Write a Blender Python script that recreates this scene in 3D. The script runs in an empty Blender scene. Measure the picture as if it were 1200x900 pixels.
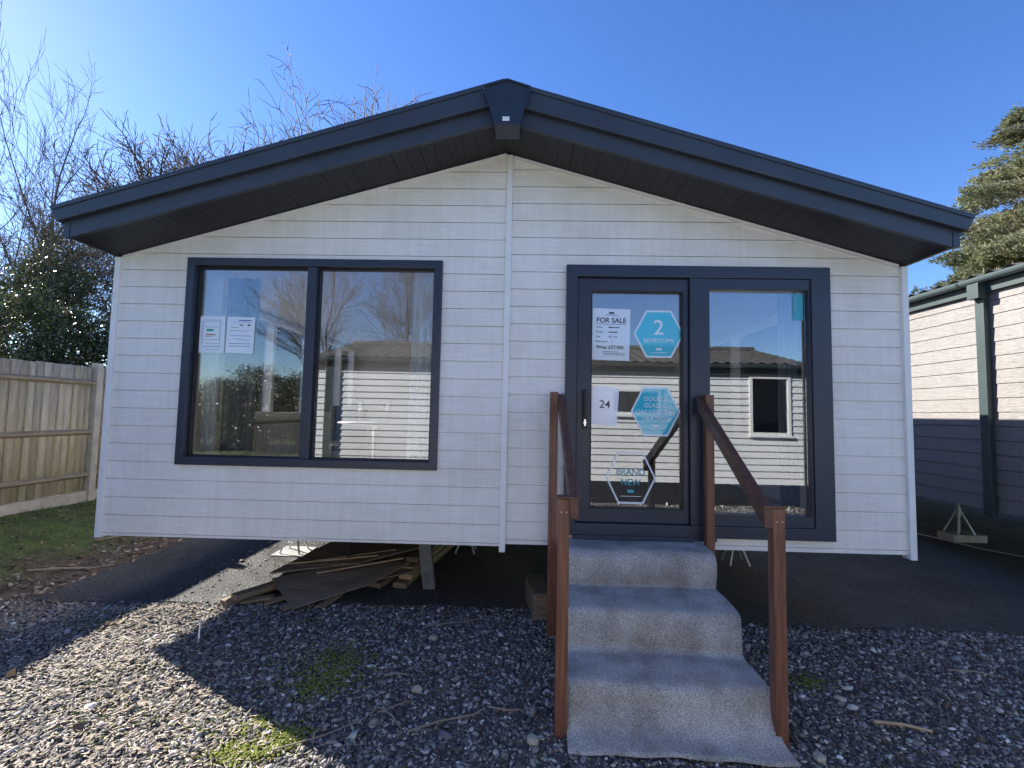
import bpy, bmesh, math, random
import numpy as np
from mathutils import Vector, Matrix

rnd = random.Random(7)
nr = np.random.default_rng(11)
sc = bpy.context.scene
COL = sc.collection
R = math.radians

# ------------------------------------------------------------------ camera
cam_d = bpy.data.cameras.new("camera")
cam = bpy.data.objects.new("camera", cam_d)
COL.objects.link(cam)
sc.camera = cam
yaw, pitch, roll = -0.0255, 0.0641, 0.0206
fw = Vector((math.sin(yaw) * math.cos(pitch), math.cos(yaw) * math.cos(pitch), math.sin(pitch)))
rt = Vector((math.cos(yaw), -math.sin(yaw), 0))
up = rt.cross(fw)
rt2 = rt * math.cos(roll) + up * math.sin(roll)
up2 = -rt * math.sin(roll) + up * math.cos(roll)
m = Matrix((rt2, up2, -fw)).transposed().to_4x4()
m.translation = Vector((0.1803, -3.5458, 1.6))
cam.matrix_world = m
cam_d.sensor_width = 36.0
cam_d.lens = 544.58 / 1200.0 * 36.0
cam_d.clip_start = 0.05
cam_d.clip_end = 2000

# ------------------------------------------------------------------ light
SUN_AZ = R(-61.0)          # from +Y towards -X
SUN_EL = R(29.5)
sun_dir = Vector((math.sin(SUN_AZ) * math.cos(SUN_EL), math.cos(SUN_AZ) * math.cos(SUN_EL), math.sin(SUN_EL)))
w = bpy.data.worlds.new("World")
sc.world = w
w.use_nodes = True
wn = w.node_tree
sky = wn.nodes.new("ShaderNodeTexSky")
sky.sky_type = 'NISHITA'
sky.sun_disc = False
sky.sun_elevation = SUN_EL
sky.sun_rotation = SUN_AZ
sky.altitude = 0
sky.air_density = 1.0
sky.dust_density = 0.12
sky.ozone_density = 5.0
bg = wn.nodes["Background"]
bg.inputs[1].default_value = 0.088
hs = wn.nodes.new("ShaderNodeHueSaturation")
hs.inputs["Saturation"].default_value = 1.14
hs.inputs["Hue"].default_value = 0.512
wn.links.new(sky.outputs[0], hs.inputs["Color"])
wn.links.new(hs.outputs[0], bg.inputs[0])
sl = bpy.data.lights.new("sun", 'SUN')
sl.energy = 5.0
sl.angle = R(0.5)
sl.color = (1.0, 0.94, 0.85)
so = bpy.data.objects.new("sun", sl)
COL.objects.link(so)
so.rotation_euler = (-sun_dir).to_track_quat('-Z', 'Y').to_euler()
so.location = (-20, 12, 18)
sc.view_settings.view_transform = 'Standard'
sc.view_settings.look = 'None'
sc.view_settings.exposure = 1.57
sc.view_settings.gamma = 1.0
sc.render.engine = 'CYCLES'
sc.cycles.max_bounces = 10
sc.cycles.transparent_max_bounces = 16


# ------------------------------------------------------------------ materials
def mat(name, col, rough=0.6, var=0.0, vscale=(1, 1, 1), nscale=8.0, bump=0.0, bscale=40.0, bstretch=(1, 1, 1),
        col2=None, spec=0.5, metal=0.0, attr=None, transl=0.0, bdist=0.01, detail=5.0):
    M = bpy.data.materials.new(name)
    M.use_nodes = True
    t = M.node_tree
    b = t.nodes["Principled BSDF"]
    b.inputs["Roughness"].default_value = rough
    b.inputs["Metallic"].default_value = metal
    b.inputs["Specular IOR Level"].default_value = spec
    b.inputs["Base Color"].default_value = (*col, 1)
    tc = t.nodes.new("ShaderNodeTexCoord")
    csock = None
    if var > 0 or col2:
        mp = t.nodes.new("ShaderNodeMapping")
        mp.inputs["Scale"].default_value = vscale
        t.links.new(tc.outputs["Object"], mp.inputs[0])
        n = t.nodes.new("ShaderNodeTexNoise")
        n.inputs["Scale"].default_value = nscale
        n.inputs["Detail"].default_value = detail
        t.links.new(mp.outputs[0], n.inputs["Vector"])
        rp = t.nodes.new("ShaderNodeValToRGB")
        rp.color_ramp.elements[0].position = 0.3
        rp.color_ramp.elements[1].position = 0.7
        c1 = col if col2 else tuple(c * (1 - var) for c in col)
        c2 = col2 if col2 else tuple(min(1, c * (1 + var)) for c in col)
        rp.color_ramp.elements[0].color = (*c1, 1)
        rp.color_ramp.elements[1].color = (*c2, 1)
        t.links.new(n.outputs["Fac"], rp.inputs[0])
        csock = rp.outputs[0]
    if attr:
        a = t.nodes.new("ShaderNodeAttribute")
        a.attribute_name = attr
        if csock:
            mx = t.nodes.new("ShaderNodeMix")
            mx.data_type = 'RGBA'
            mx.blend_type = 'MULTIPLY'
            mx.inputs[0].default_value = 1.0
            t.links.new(csock, mx.inputs[6])
            t.links.new(a.outputs["Color"], mx.inputs[7])
            csock = mx.outputs[2]
        else:
            csock = a.outputs["Color"]
    if csock:
        t.links.new(csock, b.inputs["Base Color"])
    if bump > 0:
        mp2 = t.nodes.new("ShaderNodeMapping")
        mp2.inputs["Scale"].default_value = bstretch
        t.links.new(tc.outputs["Object"], mp2.inputs[0])
        n2 = t.nodes.new("ShaderNodeTexNoise")
        n2.inputs["Scale"].default_value = bscale
        n2.inputs["Detail"].default_value = 6
        t.links.new(mp2.outputs[0], n2.inputs["Vector"])
        bp = t.nodes.new("ShaderNodeBump")
        bp.inputs["Strength"].default_value = bump
        bp.inputs["Distance"].default_value = bdist
        t.links.new(n2.outputs["Fac"], bp.inputs["Height"])
        t.links.new(bp.outputs[0], b.inputs["Normal"])
    if transl > 0:
        tr = t.nodes.new("ShaderNodeBsdfTranslucent")
        if csock:
            t.links.new(csock, tr.inputs[0])
        else:
            tr.inputs[0].default_value = (*col, 1)
        mx = t.nodes.new("ShaderNodeMixShader")
        mx.inputs[0].default_value = transl
        t.links.new(b.outputs[0], mx.inputs[1])
        t.links.new(tr.outputs[0], mx.inputs[2])
        t.links.new(mx.outputs[0], t.nodes["Material Output"].inputs[0])
    return M


def glass_mat(name, base=0.12, tint=(0.8, 0.84, 0.84), wob=0.0):
    M = bpy.data.materials.new(name)
    M.use_nodes = True
    t = M.node_tree
    t.nodes.remove(t.nodes["Principled BSDF"])
    tr = t.nodes.new("ShaderNodeBsdfTransparent")
    tr.inputs[0].default_value = (*tint, 1)
    gl = t.nodes.new("ShaderNodeBsdfGlossy")
    gl.inputs["Roughness"].default_value = 0.0
    gl.inputs["Color"].default_value = (0.95, 0.97, 1, 1)
    fr = t.nodes.new("ShaderNodeFresnel")
    fr.inputs[0].default_value = 1.5
    ad = t.nodes.new("ShaderNodeMath")
    ad.operation = 'ADD'
    ad.use_clamp = True
    ad.inputs[1].default_value = base
    t.links.new(fr.outputs[0], ad.inputs[0])
    mx = t.nodes.new("ShaderNodeMixShader")
    t.links.new(ad.outputs[0], mx.inputs[0])
    t.links.new(tr.outputs[0], mx.inputs[1])
    t.links.new(gl.outputs[0], mx.inputs[2])
    t.links.new(mx.outputs[0], t.nodes["Material Output"].inputs[0])
    if wob > 0:
        tc = t.nodes.new("ShaderNodeTexCoord")
        n = t.nodes.new("ShaderNodeTexNoise")
        n.inputs["Scale"].default_value = 1.3
        n.inputs["Detail"].default_value = 1
        t.links.new(tc.outputs["Object"], n.inputs["Vector"])
        bp = t.nodes.new("ShaderNodeBump")
        bp.inputs["Strength"].default_value = wob
        bp.inputs["Distance"].default_value = 0.01
        t.links.new(n.outputs["Fac"], bp.inputs["Height"])
        t.links.new(bp.outputs[0], gl.inputs["Normal"])
    return M


def smudge(M, lo, scale, p0=0.34, p1=0.58, stretch=(1, 1, 1)):
    """multiply the base colour by broad stains"""
    t = M.node_tree
    b = t.nodes["Principled BSDF"]
    src = b.inputs["Base Color"].links[0].from_socket
    mp = t.nodes.new("ShaderNodeMapping")
    mp.inputs["Scale"].default_value = stretch
    t.links.new(t.nodes["Texture Coordinate"].outputs["Object"], mp.inputs[0])
    n = t.nodes.new("ShaderNodeTexNoise")
    n.inputs["Scale"].default_value = scale
    n.inputs["Detail"].default_value = 9
    n.inputs["Roughness"].default_value = 0.65
    t.links.new(mp.outputs[0], n.inputs["Vector"])
    rp = t.nodes.new("ShaderNodeValToRGB")
    rp.color_ramp.elements[0].position = p0
    rp.color_ramp.elements[0].color = (*lo, 1)
    rp.color_ramp.elements[1].position = p1
    rp.color_ramp.elements[1].color = (1, 1, 1, 1)
    t.links.new(n.outputs["Fac"], rp.inputs[0])
    mx = t.nodes.new("ShaderNodeMix")
    mx.data_type = 'RGBA'
    mx.blend_type = 'MULTIPLY'
    mx.inputs[0].default_value = 1.0
    t.links.new(src, mx.inputs[6])
    t.links.new(rp.outputs[0], mx.inputs[7])
    t.links.new(mx.outputs[2], b.inputs["Base Color"])
    return M


def siding_mat(name, col, grain=0.35):
    """painted timber-effect board: fine horizontal grain, embossed, with faint weather stains"""
    M = mat(name, col, rough=0.5, var=0.055, vscale=(1.6, 1.6, 42), nscale=2.4, detail=10.0, bump=grain * 1.6, bscale=5.0,
            bstretch=(1.6, 1.6, 34), bdist=0.006)
    smudge(M, (0.90, 0.89, 0.86), 1.2, 0.36, 0.56)
    smudge(M, (0.955, 0.95, 0.935), 2.0, 0.40, 0.55, (9, 9, 0.5))
    return M


M_SIDING = siding_mat("pale_siding", (0.84, 0.81, 0.76))
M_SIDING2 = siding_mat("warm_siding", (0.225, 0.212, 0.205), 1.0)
M_SIDING3 = siding_mat("white_siding", (0.74, 0.76, 0.77), 0.3)
M_TRIMW = mat("pale_trim", (0.80, 0.79, 0.77), 0.45, var=0.04, nscale=5)
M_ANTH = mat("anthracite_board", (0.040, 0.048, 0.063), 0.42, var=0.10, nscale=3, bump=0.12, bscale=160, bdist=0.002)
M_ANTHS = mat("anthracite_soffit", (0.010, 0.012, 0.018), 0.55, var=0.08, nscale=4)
M_UPVC = mat("anthracite_frame", (0.026, 0.033, 0.052), 0.38, var=0.08, nscale=6, bump=0.10, bscale=220, bdist=0.001)
M_CAP = mat("gloss_anthracite", (0.028, 0.034, 0.050), 0.22)
M_BLACK = mat("black_gasket", (0.012, 0.012, 0.014), 0.5)
M_GREEN = mat("dark_green_plastic", (0.035, 0.055, 0.056), 0.35, var=0.1, nscale=4)
M_GUT = mat("grey_gutter", (0.075, 0.10, 0.105), 0.3)
M_TILE = mat("tile_sheet", (0.075, 0.072, 0.068), 0.7, var=0.3, nscale=9, bump=0.3, bscale=70)
M_GLASS = glass_mat("window_glass", 0.11, (0.95, 0.97, 0.97), 0.05)
M_GLASS2 = glass_mat("far_glass", 0.08, (0.7, 0.72, 0.72))
M_WG2 = glass_mat("wine_glass_clear", 0.30, (0.97, 0.95, 0.97))
M_WGLASS = glass_mat("clear_glass", 0.03, (0.97, 0.95, 0.97))
M_WHITE = mat("white_plastic", (0.78, 0.78, 0.76), 0.35)
M_PAPER = mat("paper", (0.76, 0.79, 0.84), 0.06, spec=1.0)
M_INK = mat("ink", (0.03, 0.03, 0.04), 0.7)
M_INKB = mat("blue_ink", (0.06, 0.12, 0.42), 0.7)
M_INKG = mat("green_ink", (0.05, 0.35, 0.25), 0.7)
M_INKR = mat("red_ink", (0.5, 0.25, 0.2), 0.7)
M_TEAL = mat("teal_vinyl", (0.05, 0.50, 0.63), 0.04, spec=1.0)
M_TEALI = mat("teal_print", (0.07, 0.42, 0.52), 0.5)
M_VWHITE = mat("white_vinyl", (0.78, 0.82, 0.85), 0.1, spec=0.8)
M_STAIN = mat("red_stained_timber", (0.095, 0.038, 0.023), 0.5, col2=(0.25, 0.10, 0.055), vscale=(22, 22, 1.3), nscale=3, detail=10,
              bump=0.25, bscale=9, bstretch=(10, 10, 1), bdist=0.003)
M_STAINR = mat("dark_stained_rail", (0.065, 0.027, 0.019), 0.5, col2=(0.155, 0.062, 0.038), vscale=(9, 2, 9), nscale=4,
               bump=0.25, bscale=9, bstretch=(8, 1, 8), bdist=0.003)
M_METAL = mat("galvanised_steel", (0.55, 0.56, 0.57), 0.4, metal=0.7, var=0.15, nscale=20)
M_CHROME = mat("chrome", (0.7, 0.7, 0.7), 0.2, metal=1.0)
M_TIMBER = mat("weathered_timber", (0.16, 0.115, 0.075), 0.8, col2=(0.30, 0.22, 0.145), vscale=(2, 12, 12), nscale=4,
               bump=0.3, bscale=8, bstretch=(1.5, 12, 12))
M_PLY = mat("weathered_plywood", (0.15, 0.115, 0.09), 0.85, col2=(0.25, 0.20, 0.155), vscale=(1.2, 7, 7), nscale=3,
            bump=0.2, bscale=30)
M_RAW = mat("raw_timber", (0.35, 0.25, 0.15), 0.75, col2=(0.48, 0.36, 0.23), vscale=(1.5, 12, 12), nscale=4)
M_CONC = mat("concrete", (0.40, 0.37, 0.32), 0.9, var=0.18, nscale=7, bump=0.35, bscale=60)
M_FENCE = mat("fence_timber", (0.33, 0.292, 0.215), 0.85, col2=(0.50, 0.45, 0.345), vscale=(9, 9, 0.9), nscale=4,
              bump=0.3, bscale=7, bstretch=(10, 10, 1), attr="tint")
M_RAILF = mat("fence_rail_timber", (0.20, 0.165, 0.115), 0.85, col2=(0.31, 0.26, 0.18), vscale=(9, 1, 9), nscale=4,
              bump=0.3, bscale=8, bstretch=(9, 1, 9))
M_BARK = mat("bark", (0.085, 0.070, 0.055), 0.9, col2=(0.16, 0.14, 0.115), vscale=(3, 3, 1), nscale=6, bump=0.6, bscale=14, bdist=0.03)
M_TWIG = mat("twig_bark", (0.10, 0.075, 0.055), 0.8, col2=(0.16, 0.125, 0.09), nscale=3)
M_TWIGP = mat("pale_twig_bark", (0.20, 0.165, 0.125), 0.85, col2=(0.30, 0.25, 0.19), nscale=2)
M_LEAF = mat("glossy_leaf", (1, 1, 1), 0.35, attr="tint", transl=0.25)
M_CONIF = mat("conifer_spray", (1, 1, 1), 0.7, attr="tint", transl=0.4)
M_GRASS = mat("grass_blade", (1, 1, 1), 0.6, attr="tint", transl=0.35)
M_LITTER = mat("dead_leaf", (1, 1, 1), 0.8, attr="tint", transl=0.15)
M_STONE = mat("slate_chip", (1, 1, 1), 0.85, attr="tint", var=0.12, nscale=50, spec=0.3)
M_MOSS = mat("moss", (1, 1, 1), 0.9, attr="tint", transl=0.2)
M_SHEER = mat("sheer_curtain", (0.82, 0.83, 0.84), 0.9, transl=0.3)
M_DARKIN = mat("dark_interior", (0.10, 0.095, 0.09), 0.8, var=0.1)
M_INWALL = mat("interior_wall", (0.76, 0.73, 0.69), 0.85)
M_INCEIL = mat("interior_ceiling", (0.80, 0.78, 0.74), 0.9)
M_CARPETIN = mat("interior_carpet", (0.42, 0.39, 0.35), 0.95, var=0.15, nscale=60)
M_CHAIR = mat("chair_fabric", (0.10, 0.095, 0.10), 0.9)

# stair carpet: looped grey pile with flecks
M_CARPET = mat("grey_loop_carpet", (0.26, 0.248, 0.235), 0.95, col2=(0.64, 0.61, 0.575), nscale=150, detail=2, bump=1.0, bscale=170, bdist=0.006, spec=0.1)
_t = M_CARPET.node_tree
_n = _t.nodes.new("ShaderNodeTexNoise")
_n.inputs["Scale"].default_value = 5
_n.inputs["Detail"].default_value = 6
_t.links.new(_t.nodes["Texture Coordinate"].outputs["Object"], _n.inputs["Vector"])
_rp = _t.nodes.new("ShaderNodeValToRGB")
_rp.color_ramp.elements[0].position = 0.3
_rp.color_ramp.elements[0].color = (0.60, 0.575, 0.55, 1)
_rp.color_ramp.elements[1].position = 0.62
_rp.color_ramp.elements[1].color = (1, 1, 1, 1)
_t.links.new(_n.outputs["Fac"], _rp.inputs[0])
_mx = _t.nodes.new("ShaderNodeMix")
_mx.data_type = 'RGBA'
_mx.blend_type = 'MULTIPLY'
_mx.inputs[0].default_value = 1
_b = _t.nodes["Principled BSDF"]
_t.links.new(_b.inputs["Base Color"].links[0].from_socket, _mx.inputs[6])
_t.links.new(_rp.outputs[0], _mx.inputs[7])
_t.links.new(_mx.outputs[2], _b.inputs["Base Color"])

M_TARMAC = mat("tarmac", (0.016, 0.016, 0.017), 0.75, col2=(0.118, 0.117, 0.118), nscale=60, detail=6, bump=1.0, bscale=70, bdist=0.03)
smudge(M_TARMAC, (0.55, 0.55, 0.57), 1.1, 0.40, 0.60)


def herringbone_mat():
    M = bpy.data.materials.new("herringbone_fabric")
    M.use_nodes = True
    t = M.node_tree
    b = t.nodes["Principled BSDF"]
    b.inputs["Roughness"].default_value = 0.95
    tc = t.nodes.new("ShaderNodeTexCoord")
    sp = t.nodes.new("ShaderNodeSeparateXYZ")
    t.links.new(tc.outputs["Object"], sp.inputs[0])
    pp = t.nodes.new("ShaderNodeMath"); pp.operation = 'PINGPONG'; pp.inputs[1].default_value = 0.05
    t.links.new(sp.outputs[0], pp.inputs[0])
    ad = t.nodes.new("ShaderNodeMath"); ad.operation = 'ADD'
    t.links.new(pp.outputs[0], ad.inputs[0]); t.links.new(sp.outputs[2], ad.inputs[1])
    ml = t.nodes.new("ShaderNodeMath"); ml.operation = 'MULTIPLY'; ml.inputs[1].default_value = 60
    t.links.new(ad.outputs[0], ml.inputs[0])
    fr = t.nodes.new("ShaderNodeMath"); fr.operation = 'FRACT'
    t.links.new(ml.outputs[0], fr.inputs[0])
    rp = t.nodes.new("ShaderNodeValToRGB")
    rp.color_ramp.interpolation = 'CONSTANT'
    rp.color_ramp.elements[0].color = (0.11, 0.115, 0.13, 1)
    rp.color_ramp.elements[1].position = 0.5
    rp.color_ramp.elements[1].color = (0.19, 0.195, 0.21, 1)
    t.links.new(fr.outputs[0], rp.inputs[0])
    t.links.new(rp.outputs[0], b.inputs["Base Color"])
    return M


M_HERR = herringbone_mat()


def ground_mat():
    M = bpy.data.materials.new("earth_and_gravel")
    M.use_nodes = True
    t = M.node_tree
    b = t.nodes["Principled BSDF"]
    b.inputs["Roughness"].default_value = 0.9
    tc = t.nodes.new("ShaderNodeTexCoord")

    def noise(scale, det=6):
        n = t.nodes.new("ShaderNodeTexNoise")
        n.inputs["Scale"].default_value = scale
        n.inputs["Detail"].default_value = det
        t.links.new(tc.outputs["Object"], n.inputs["Vector"])
        return n.outputs["Fac"]

    def ramp(s, stops):
        r = t.nodes.new("ShaderNodeValToRGB")
        e = r.color_ramp.elements
        e[0].position, e[0].color = stops[0][0], (*stops[0][1], 1)
        e[1].position, e[1].color = stops[-1][0], (*stops[-1][1], 1)
        for p, c in stops[1:-1]:
            k = e.new(p); k.color = (*c, 1)
        t.links.new(s, r.inputs[0])
        return r.outputs[0]

    def mix(f, a, bb):
        mx = t.nodes.new("ShaderNodeMix"); mx.data_type = 'RGBA'
        t.links.new(f, mx.inputs[0]); t.links.new(a, mx.inputs[6]); t.links.new(bb, mx.inputs[7])
        return mx.outputs[2]
    grav = ramp(noise(45, 4), [(0.3, (0.040, 0.039, 0.039)), (0.55, (0.10, 0.096, 0.092)), (0.75, (0.20, 0.185, 0.17))])
    soil = ramp(noise(9, 8), [(0.3, (0.045, 0.032, 0.022)), (0.6, (0.10, 0.072, 0.048)), (0.75, (0.15, 0.115, 0.08))])
    turf = ramp(noise(7, 8), [(0.3, (0.04, 0.055, 0.016)), (0.6, (0.085, 0.12, 0.028)), (0.8, (0.15, 0.16, 0.045))])
    sp = t.nodes.new("ShaderNodeSeparateXYZ")
    t.links.new(tc.outputs["Object"], sp.inputs[0])

    def edge(x0, x1, amp, ns):      # 1 to the left of x0, 0 right of x1, with a ragged noise edge
        a = t.nodes.new("ShaderNodeMath"); a.operation = 'MULTIPLY_ADD'
        t.links.new(noise(ns), a.inputs[0]); a.inputs[1].default_value = amp
        t.links.new(sp.outputs[0], a.inputs[2])
        mr = t.nodes.new("ShaderNodeMapRange")
        mr.inputs["From Min"].default_value = x1 + amp / 2; mr.inputs["From Max"].default_value = x0 + amp / 2
        t.links.new(a.outputs[0], mr.inputs["Value"])
        return mr.outputs[0]
    c = mix(edge(-3.95, -3.6, 0.8, 2.0), grav, soil)
    c = mix(edge(-4.75, -4.2, 1.2, 1.5), c, turf)
    t.links.new(c, b.inputs["Base Color"])
    bp = t.nodes.new("ShaderNodeBump")
    bp.inputs["Strength"].default_value = 0.8
    bp.inputs["Distance"].default_value = 0.02
    t.links.new(noise(60, 5), bp.inputs["Height"])
    t.links.new(bp.outputs[0], b.inputs["Normal"])
    return M


M_GROUND = ground_mat()


# ------------------------------------------------------------------ mesh helpers
class MB:
    def __init__(self):
        self.v, self.f = [], []

    def add(self, vs, fs):
        o = len(self.v)
        self.v += [tuple(p) for p in vs]
        self.f += [tuple(i + o for i in f) for f in fs]
        return self

    def box(self, x0, x1, y0, y1, z0, z1, M=None):
        vs = [(x, y, z) for x in (x0, x1) for y in (y0, y1) for z in (z0, z1)]
        if M is not None:
            vs = [M @ Vector(p) for p in vs]
        return self.add(vs, [(0, 1, 3, 2), (4, 6, 7, 5), (0, 4, 5, 1), (2, 3, 7, 6), (0, 2, 6, 4), (1, 5, 7, 3)])

    def prism(self, poly, y0, y1):      # polygon in xz, extruded along y
        n = len(poly)
        vs = [(x, y0, z) for x, z in poly] + [(x, y1, z) for x, z in poly]
        fs = [tuple(range(n)), tuple(range(2 * n - 1, n - 1, -1))]
        fs += [(i, i + n, (i + 1) % n + n, (i + 1) % n) for i in range(n)]
        return self.add(vs, fs)

    def tube(self, pts, r, n=8, cap=True):
        pts = [Vector(p) for p in pts]
        rs = r if isinstance(r, (list, tuple)) else [r] * len(pts)
        rings = []
        for i, p in enumerate(pts):
            d = (pts[min(i + 1, len(pts) - 1)] - pts[max(i - 1, 0)]).normalized()
            a = d.cross(Vector((0, 0, 1)))
            if a.length < 0.05:
                a = d.cross(Vector((1, 0, 0)))
            a.normalize()
            b = d.cross(a)
            rings.append([p + (a * math.cos(k * 2 * math.pi / n) + b * math.sin(k * 2 * math.pi / n)) * rs[i] for k in range(n)])
        vs = [q for ring in rings for q in ring]
        fs = []
        for i in range(len(pts) - 1):
            for k in range(n):
                fs.append((i * n + k, i * n + (k + 1) % n, (i + 1) * n + (k + 1) % n, (i + 1) * n + k))
        if cap:
            fs.append(tuple(range(n - 1, -1, -1)))
            fs.append(tuple(range((len(pts) - 1) * n, len(pts) * n)))
        return self.add(vs, fs)

    def lathe(self, prof, c=(0, 0, 0), n=20):
        vs, fs = [], []
        for r, z in prof:
            for k in range(n):
                a = 2 * math.pi * k / n
                vs.append((c[0] + r * math.cos(a), c[1] + r * math.sin(a), c[2] + z))
        for i in range(len(prof) - 1):
            for k in range(n):
                fs.append((i * n + k, i * n + (k + 1) % n, (i + 1) * n + (k + 1) % n, (i + 1) * n + k))
        return self.add(vs, fs)

    def frame(self, x0, x1, z0, z1, wl, wr, wb, wt, y0, y1):   # rectangular ring, one manifold solid
        ox, oz = [x0, x1, x1, x0], [z0, z0, z1, z1]
        ix, iz = [x0 + wl, x1 - wr, x1 - wr, x0 + wl], [z0 + wb, z0 + wb, z1 - wt, z1 - wt]
        vs = []
        for y in (y0, y1):
            vs += [(ox[k], y, oz[k]) for k in range(4)] + [(ix[k], y, iz[k]) for k in range(4)]
        fs = []
        for k in range(4):
            j = (k + 1) % 4
            fs += [(k, j, j + 4, k + 4), (k + 8, k + 12, j + 12, j + 8), (k, k + 8, j + 8, j), (k + 4, j + 4, j + 12, k + 12)]
        return self.add(vs, fs)

    def build(self, name, material, parent=None, bevel=0.0, smooth=False, loc=None):
        me = bpy.data.meshes.new(name)
        me.from_pydata(self.v, [], self.f)
        me.materials.append(material)
        bm = bmesh.new(); bm.from_mesh(me)
        bmesh.ops.recalc_face_normals(bm, faces=bm.faces)
        if bevel > 0:
            es = [e for e in bm.edges if len(e.link_faces) == 2 and e.calc_face_angle(0) > 0.5]
            bmesh.ops.bevel(bm, geom=es, offset=bevel, segments=2, profile=0.6, affect='EDGES', clamp_overlap=True)
        bm.to_mesh(me); bm.free()
        if smooth:
            for p in me.polygons:
                p.use_smooth = True
        o = bpy.data.objects.new(name, me)
        COL.objects.link(o)
        if parent:
            o.parent = parent
        if loc:
            o.location = loc
        return o


def npmesh(name, V, F, material, parent=None, tint=None, smooth=False):
    """V (n,3), F (m,k) numpy; tint per face (m,3) stored as a corner colour"""
    me = bpy.data.meshes.new(name)
    k = F.shape[1]
    me.vertices.add(len(V)); me.vertices.foreach_set("co", np.ascontiguousarray(V, np.float32).ravel())
    me.loops.add(F.size); me.loops.foreach_set("vertex_index", np.ascontiguousarray(F, np.int32).ravel())
    me.polygons.add(len(F)); me.polygons.foreach_set("loop_start", np.arange(0, F.size, k, dtype=np.int32))
    if smooth:
        me.polygons.foreach_set("use_smooth", np.ones(len(F), bool))
    me.update(calc_edges=True)
    if tint is not None:
        ca = me.color_attributes.new("tint", 'FLOAT_COLOR', 'CORNER')
        c = np.ones((len(F), k, 4), np.float32)
        c[:, :, :3] = tint[:, None, :]
        ca.data.foreach_set("color", c.ravel())
    me.materials.append(material)
    o = bpy.data.objects.new(name, me)
    COL.objects.link(o)
    if parent:
        o.parent = parent
    return o


def tag(o, label=None, cat=None, group=None, kind=None):
    if label: o["label"] = label
    if cat: o["category"] = cat
    if group: o["group"] = group
    if kind: o["kind"] = kind
    return o


def thing(name, label, cat, loc=(0, 0, 0), rz=0.0, group=None):
    o = bpy.data.objects.new(name, None)
    o.empty_display_size = 0.2
    COL.objects.link(o)
    o.location = loc
    o.rotation_euler = (0, 0, rz)
    return tag(o, label, cat, group)


def copy_tree(o, parent=None):
    c = o.copy(); COL.objects.link(c)
    c.parent = parent
    for ch in list(o.children):
        copy_tree(ch, c)
    return c


def text(name, s, size, x, z, y, material, parent, align='CENTER', shear=0.0, flip=False, bold=0.0):
    cu = bpy.data.curves.new(name, 'FONT')
    cu.body = s
    cu.size = size
    cu.align_x = align
    cu.align_y = 'CENTER'
    cu.offset = bold
    cu.extrude = 0.0004
    cu.shear = shear
    t = bpy.data.objects.new(name, cu)
    me = bpy.data.meshes.new_from_object(t)
    bpy.data.objects.remove(t)
    me.transform(Matrix.Translation((x, y, z)) @ Matrix.Rotation(R(90), 4, 'X'))
    me.materials.clear(); me.materials.append(material)
    me.name = name
    o = bpy.data.objects.new(name, me)
    COL.objects.link(o)
    o.parent = parent
    return o


def siding(x0, x1, z0, z1, pitch, holes=(), lip=0.005, step=0.0035, groove=0.005, clips=(), zref=None):
    """shiplap boards on the plane y=0 facing -y; holes are (x0,x1,z0,z1); clips are (point, normal) half planes"""
    bm = bmesh.new()
    zref = z0 if zref is None else zref
    k0 = math.floor((z0 - zref) / pitch)
    k = k0
    while zref + k * pitch < z1:
        za, zb = zref + k * pitch, zref + (k + 1) * pitch
        lo, hi = max(za, z0), min(zb, z1)
        k += 1
        rects = [(x0, x1, lo, hi)]
        for (a, b, c, d) in holes:
            out = []
            for (p, q, r, s) in rects:
                if b <= p or a >= q or d <= r or c >= s:
                    out.append((p, q, r, s)); continue
                m0, m1 = max(r, c), min(s, d)
                if p < a: out.append((p, a, r, s))
                if b < q: out.append((b, q, r, s))
                if r < m0: out.append((max(p, a), min(q, b), r, m0))
                if m1 < s: out.append((max(p, a), min(q, b), m1, s))
            rects = out
        for (p, q, r, s) in rects:
            def yy(z):
                return -lip + (step) * (z - za) / pitch
            zs = r
            if r <= za + 1e-6:
                zs = za + groove
                vs = [bm.verts.new(c) for c in ((p, 0.012, za), (q, 0.012, za), (q, 0.012, zs), (p, 0.012, zs),
                                                (q, yy(zs), zs), (p, yy(zs), zs))]
                bm.faces.new((vs[0], vs[1], vs[2], vs[3]))
                bm.faces.new((vs[3], vs[2], vs[4], vs[5]))
            if zs < s:
                bm.faces.new([bm.verts.new(c) for c in ((p, yy(zs), zs), (q, yy(zs), zs), (q, yy(s), s), (p, yy(s), s))])
                if s < zb - 1e-6 or True:
                    bm.faces.new([bm.verts.new(c) for c in ((p, yy(s), s), (q, yy(s), s), (q, 0.012, s), (p, 0.012, s))])
    for co, no in clips:
        bmesh.ops.bisect_plane(bm, geom=bm.verts[:] + bm.edges[:] + bm.faces[:], plane_co=co, plane_no=no, clear_outer=True)
    bmesh.ops.recalc_face_normals(bm, faces=bm.faces)
    return bm


def bm_obj(name, bm, material, parent=None, M=None):
    me = bpy.data.meshes.new(name)
    bm.to_mesh(me); bm.free()
    if M is not None:
        me.transform(M)
    me.materials.append(material)
    o = bpy.data.objects.new(name, me)
    COL.objects.link(o)
    if parent: o.parent = parent
    return o


# ------------------------------------------------------------------ ground
def sm(t):
    t = np.clip(t, 0, 1)
    return t * t * (3 - 2 * t)


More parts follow.
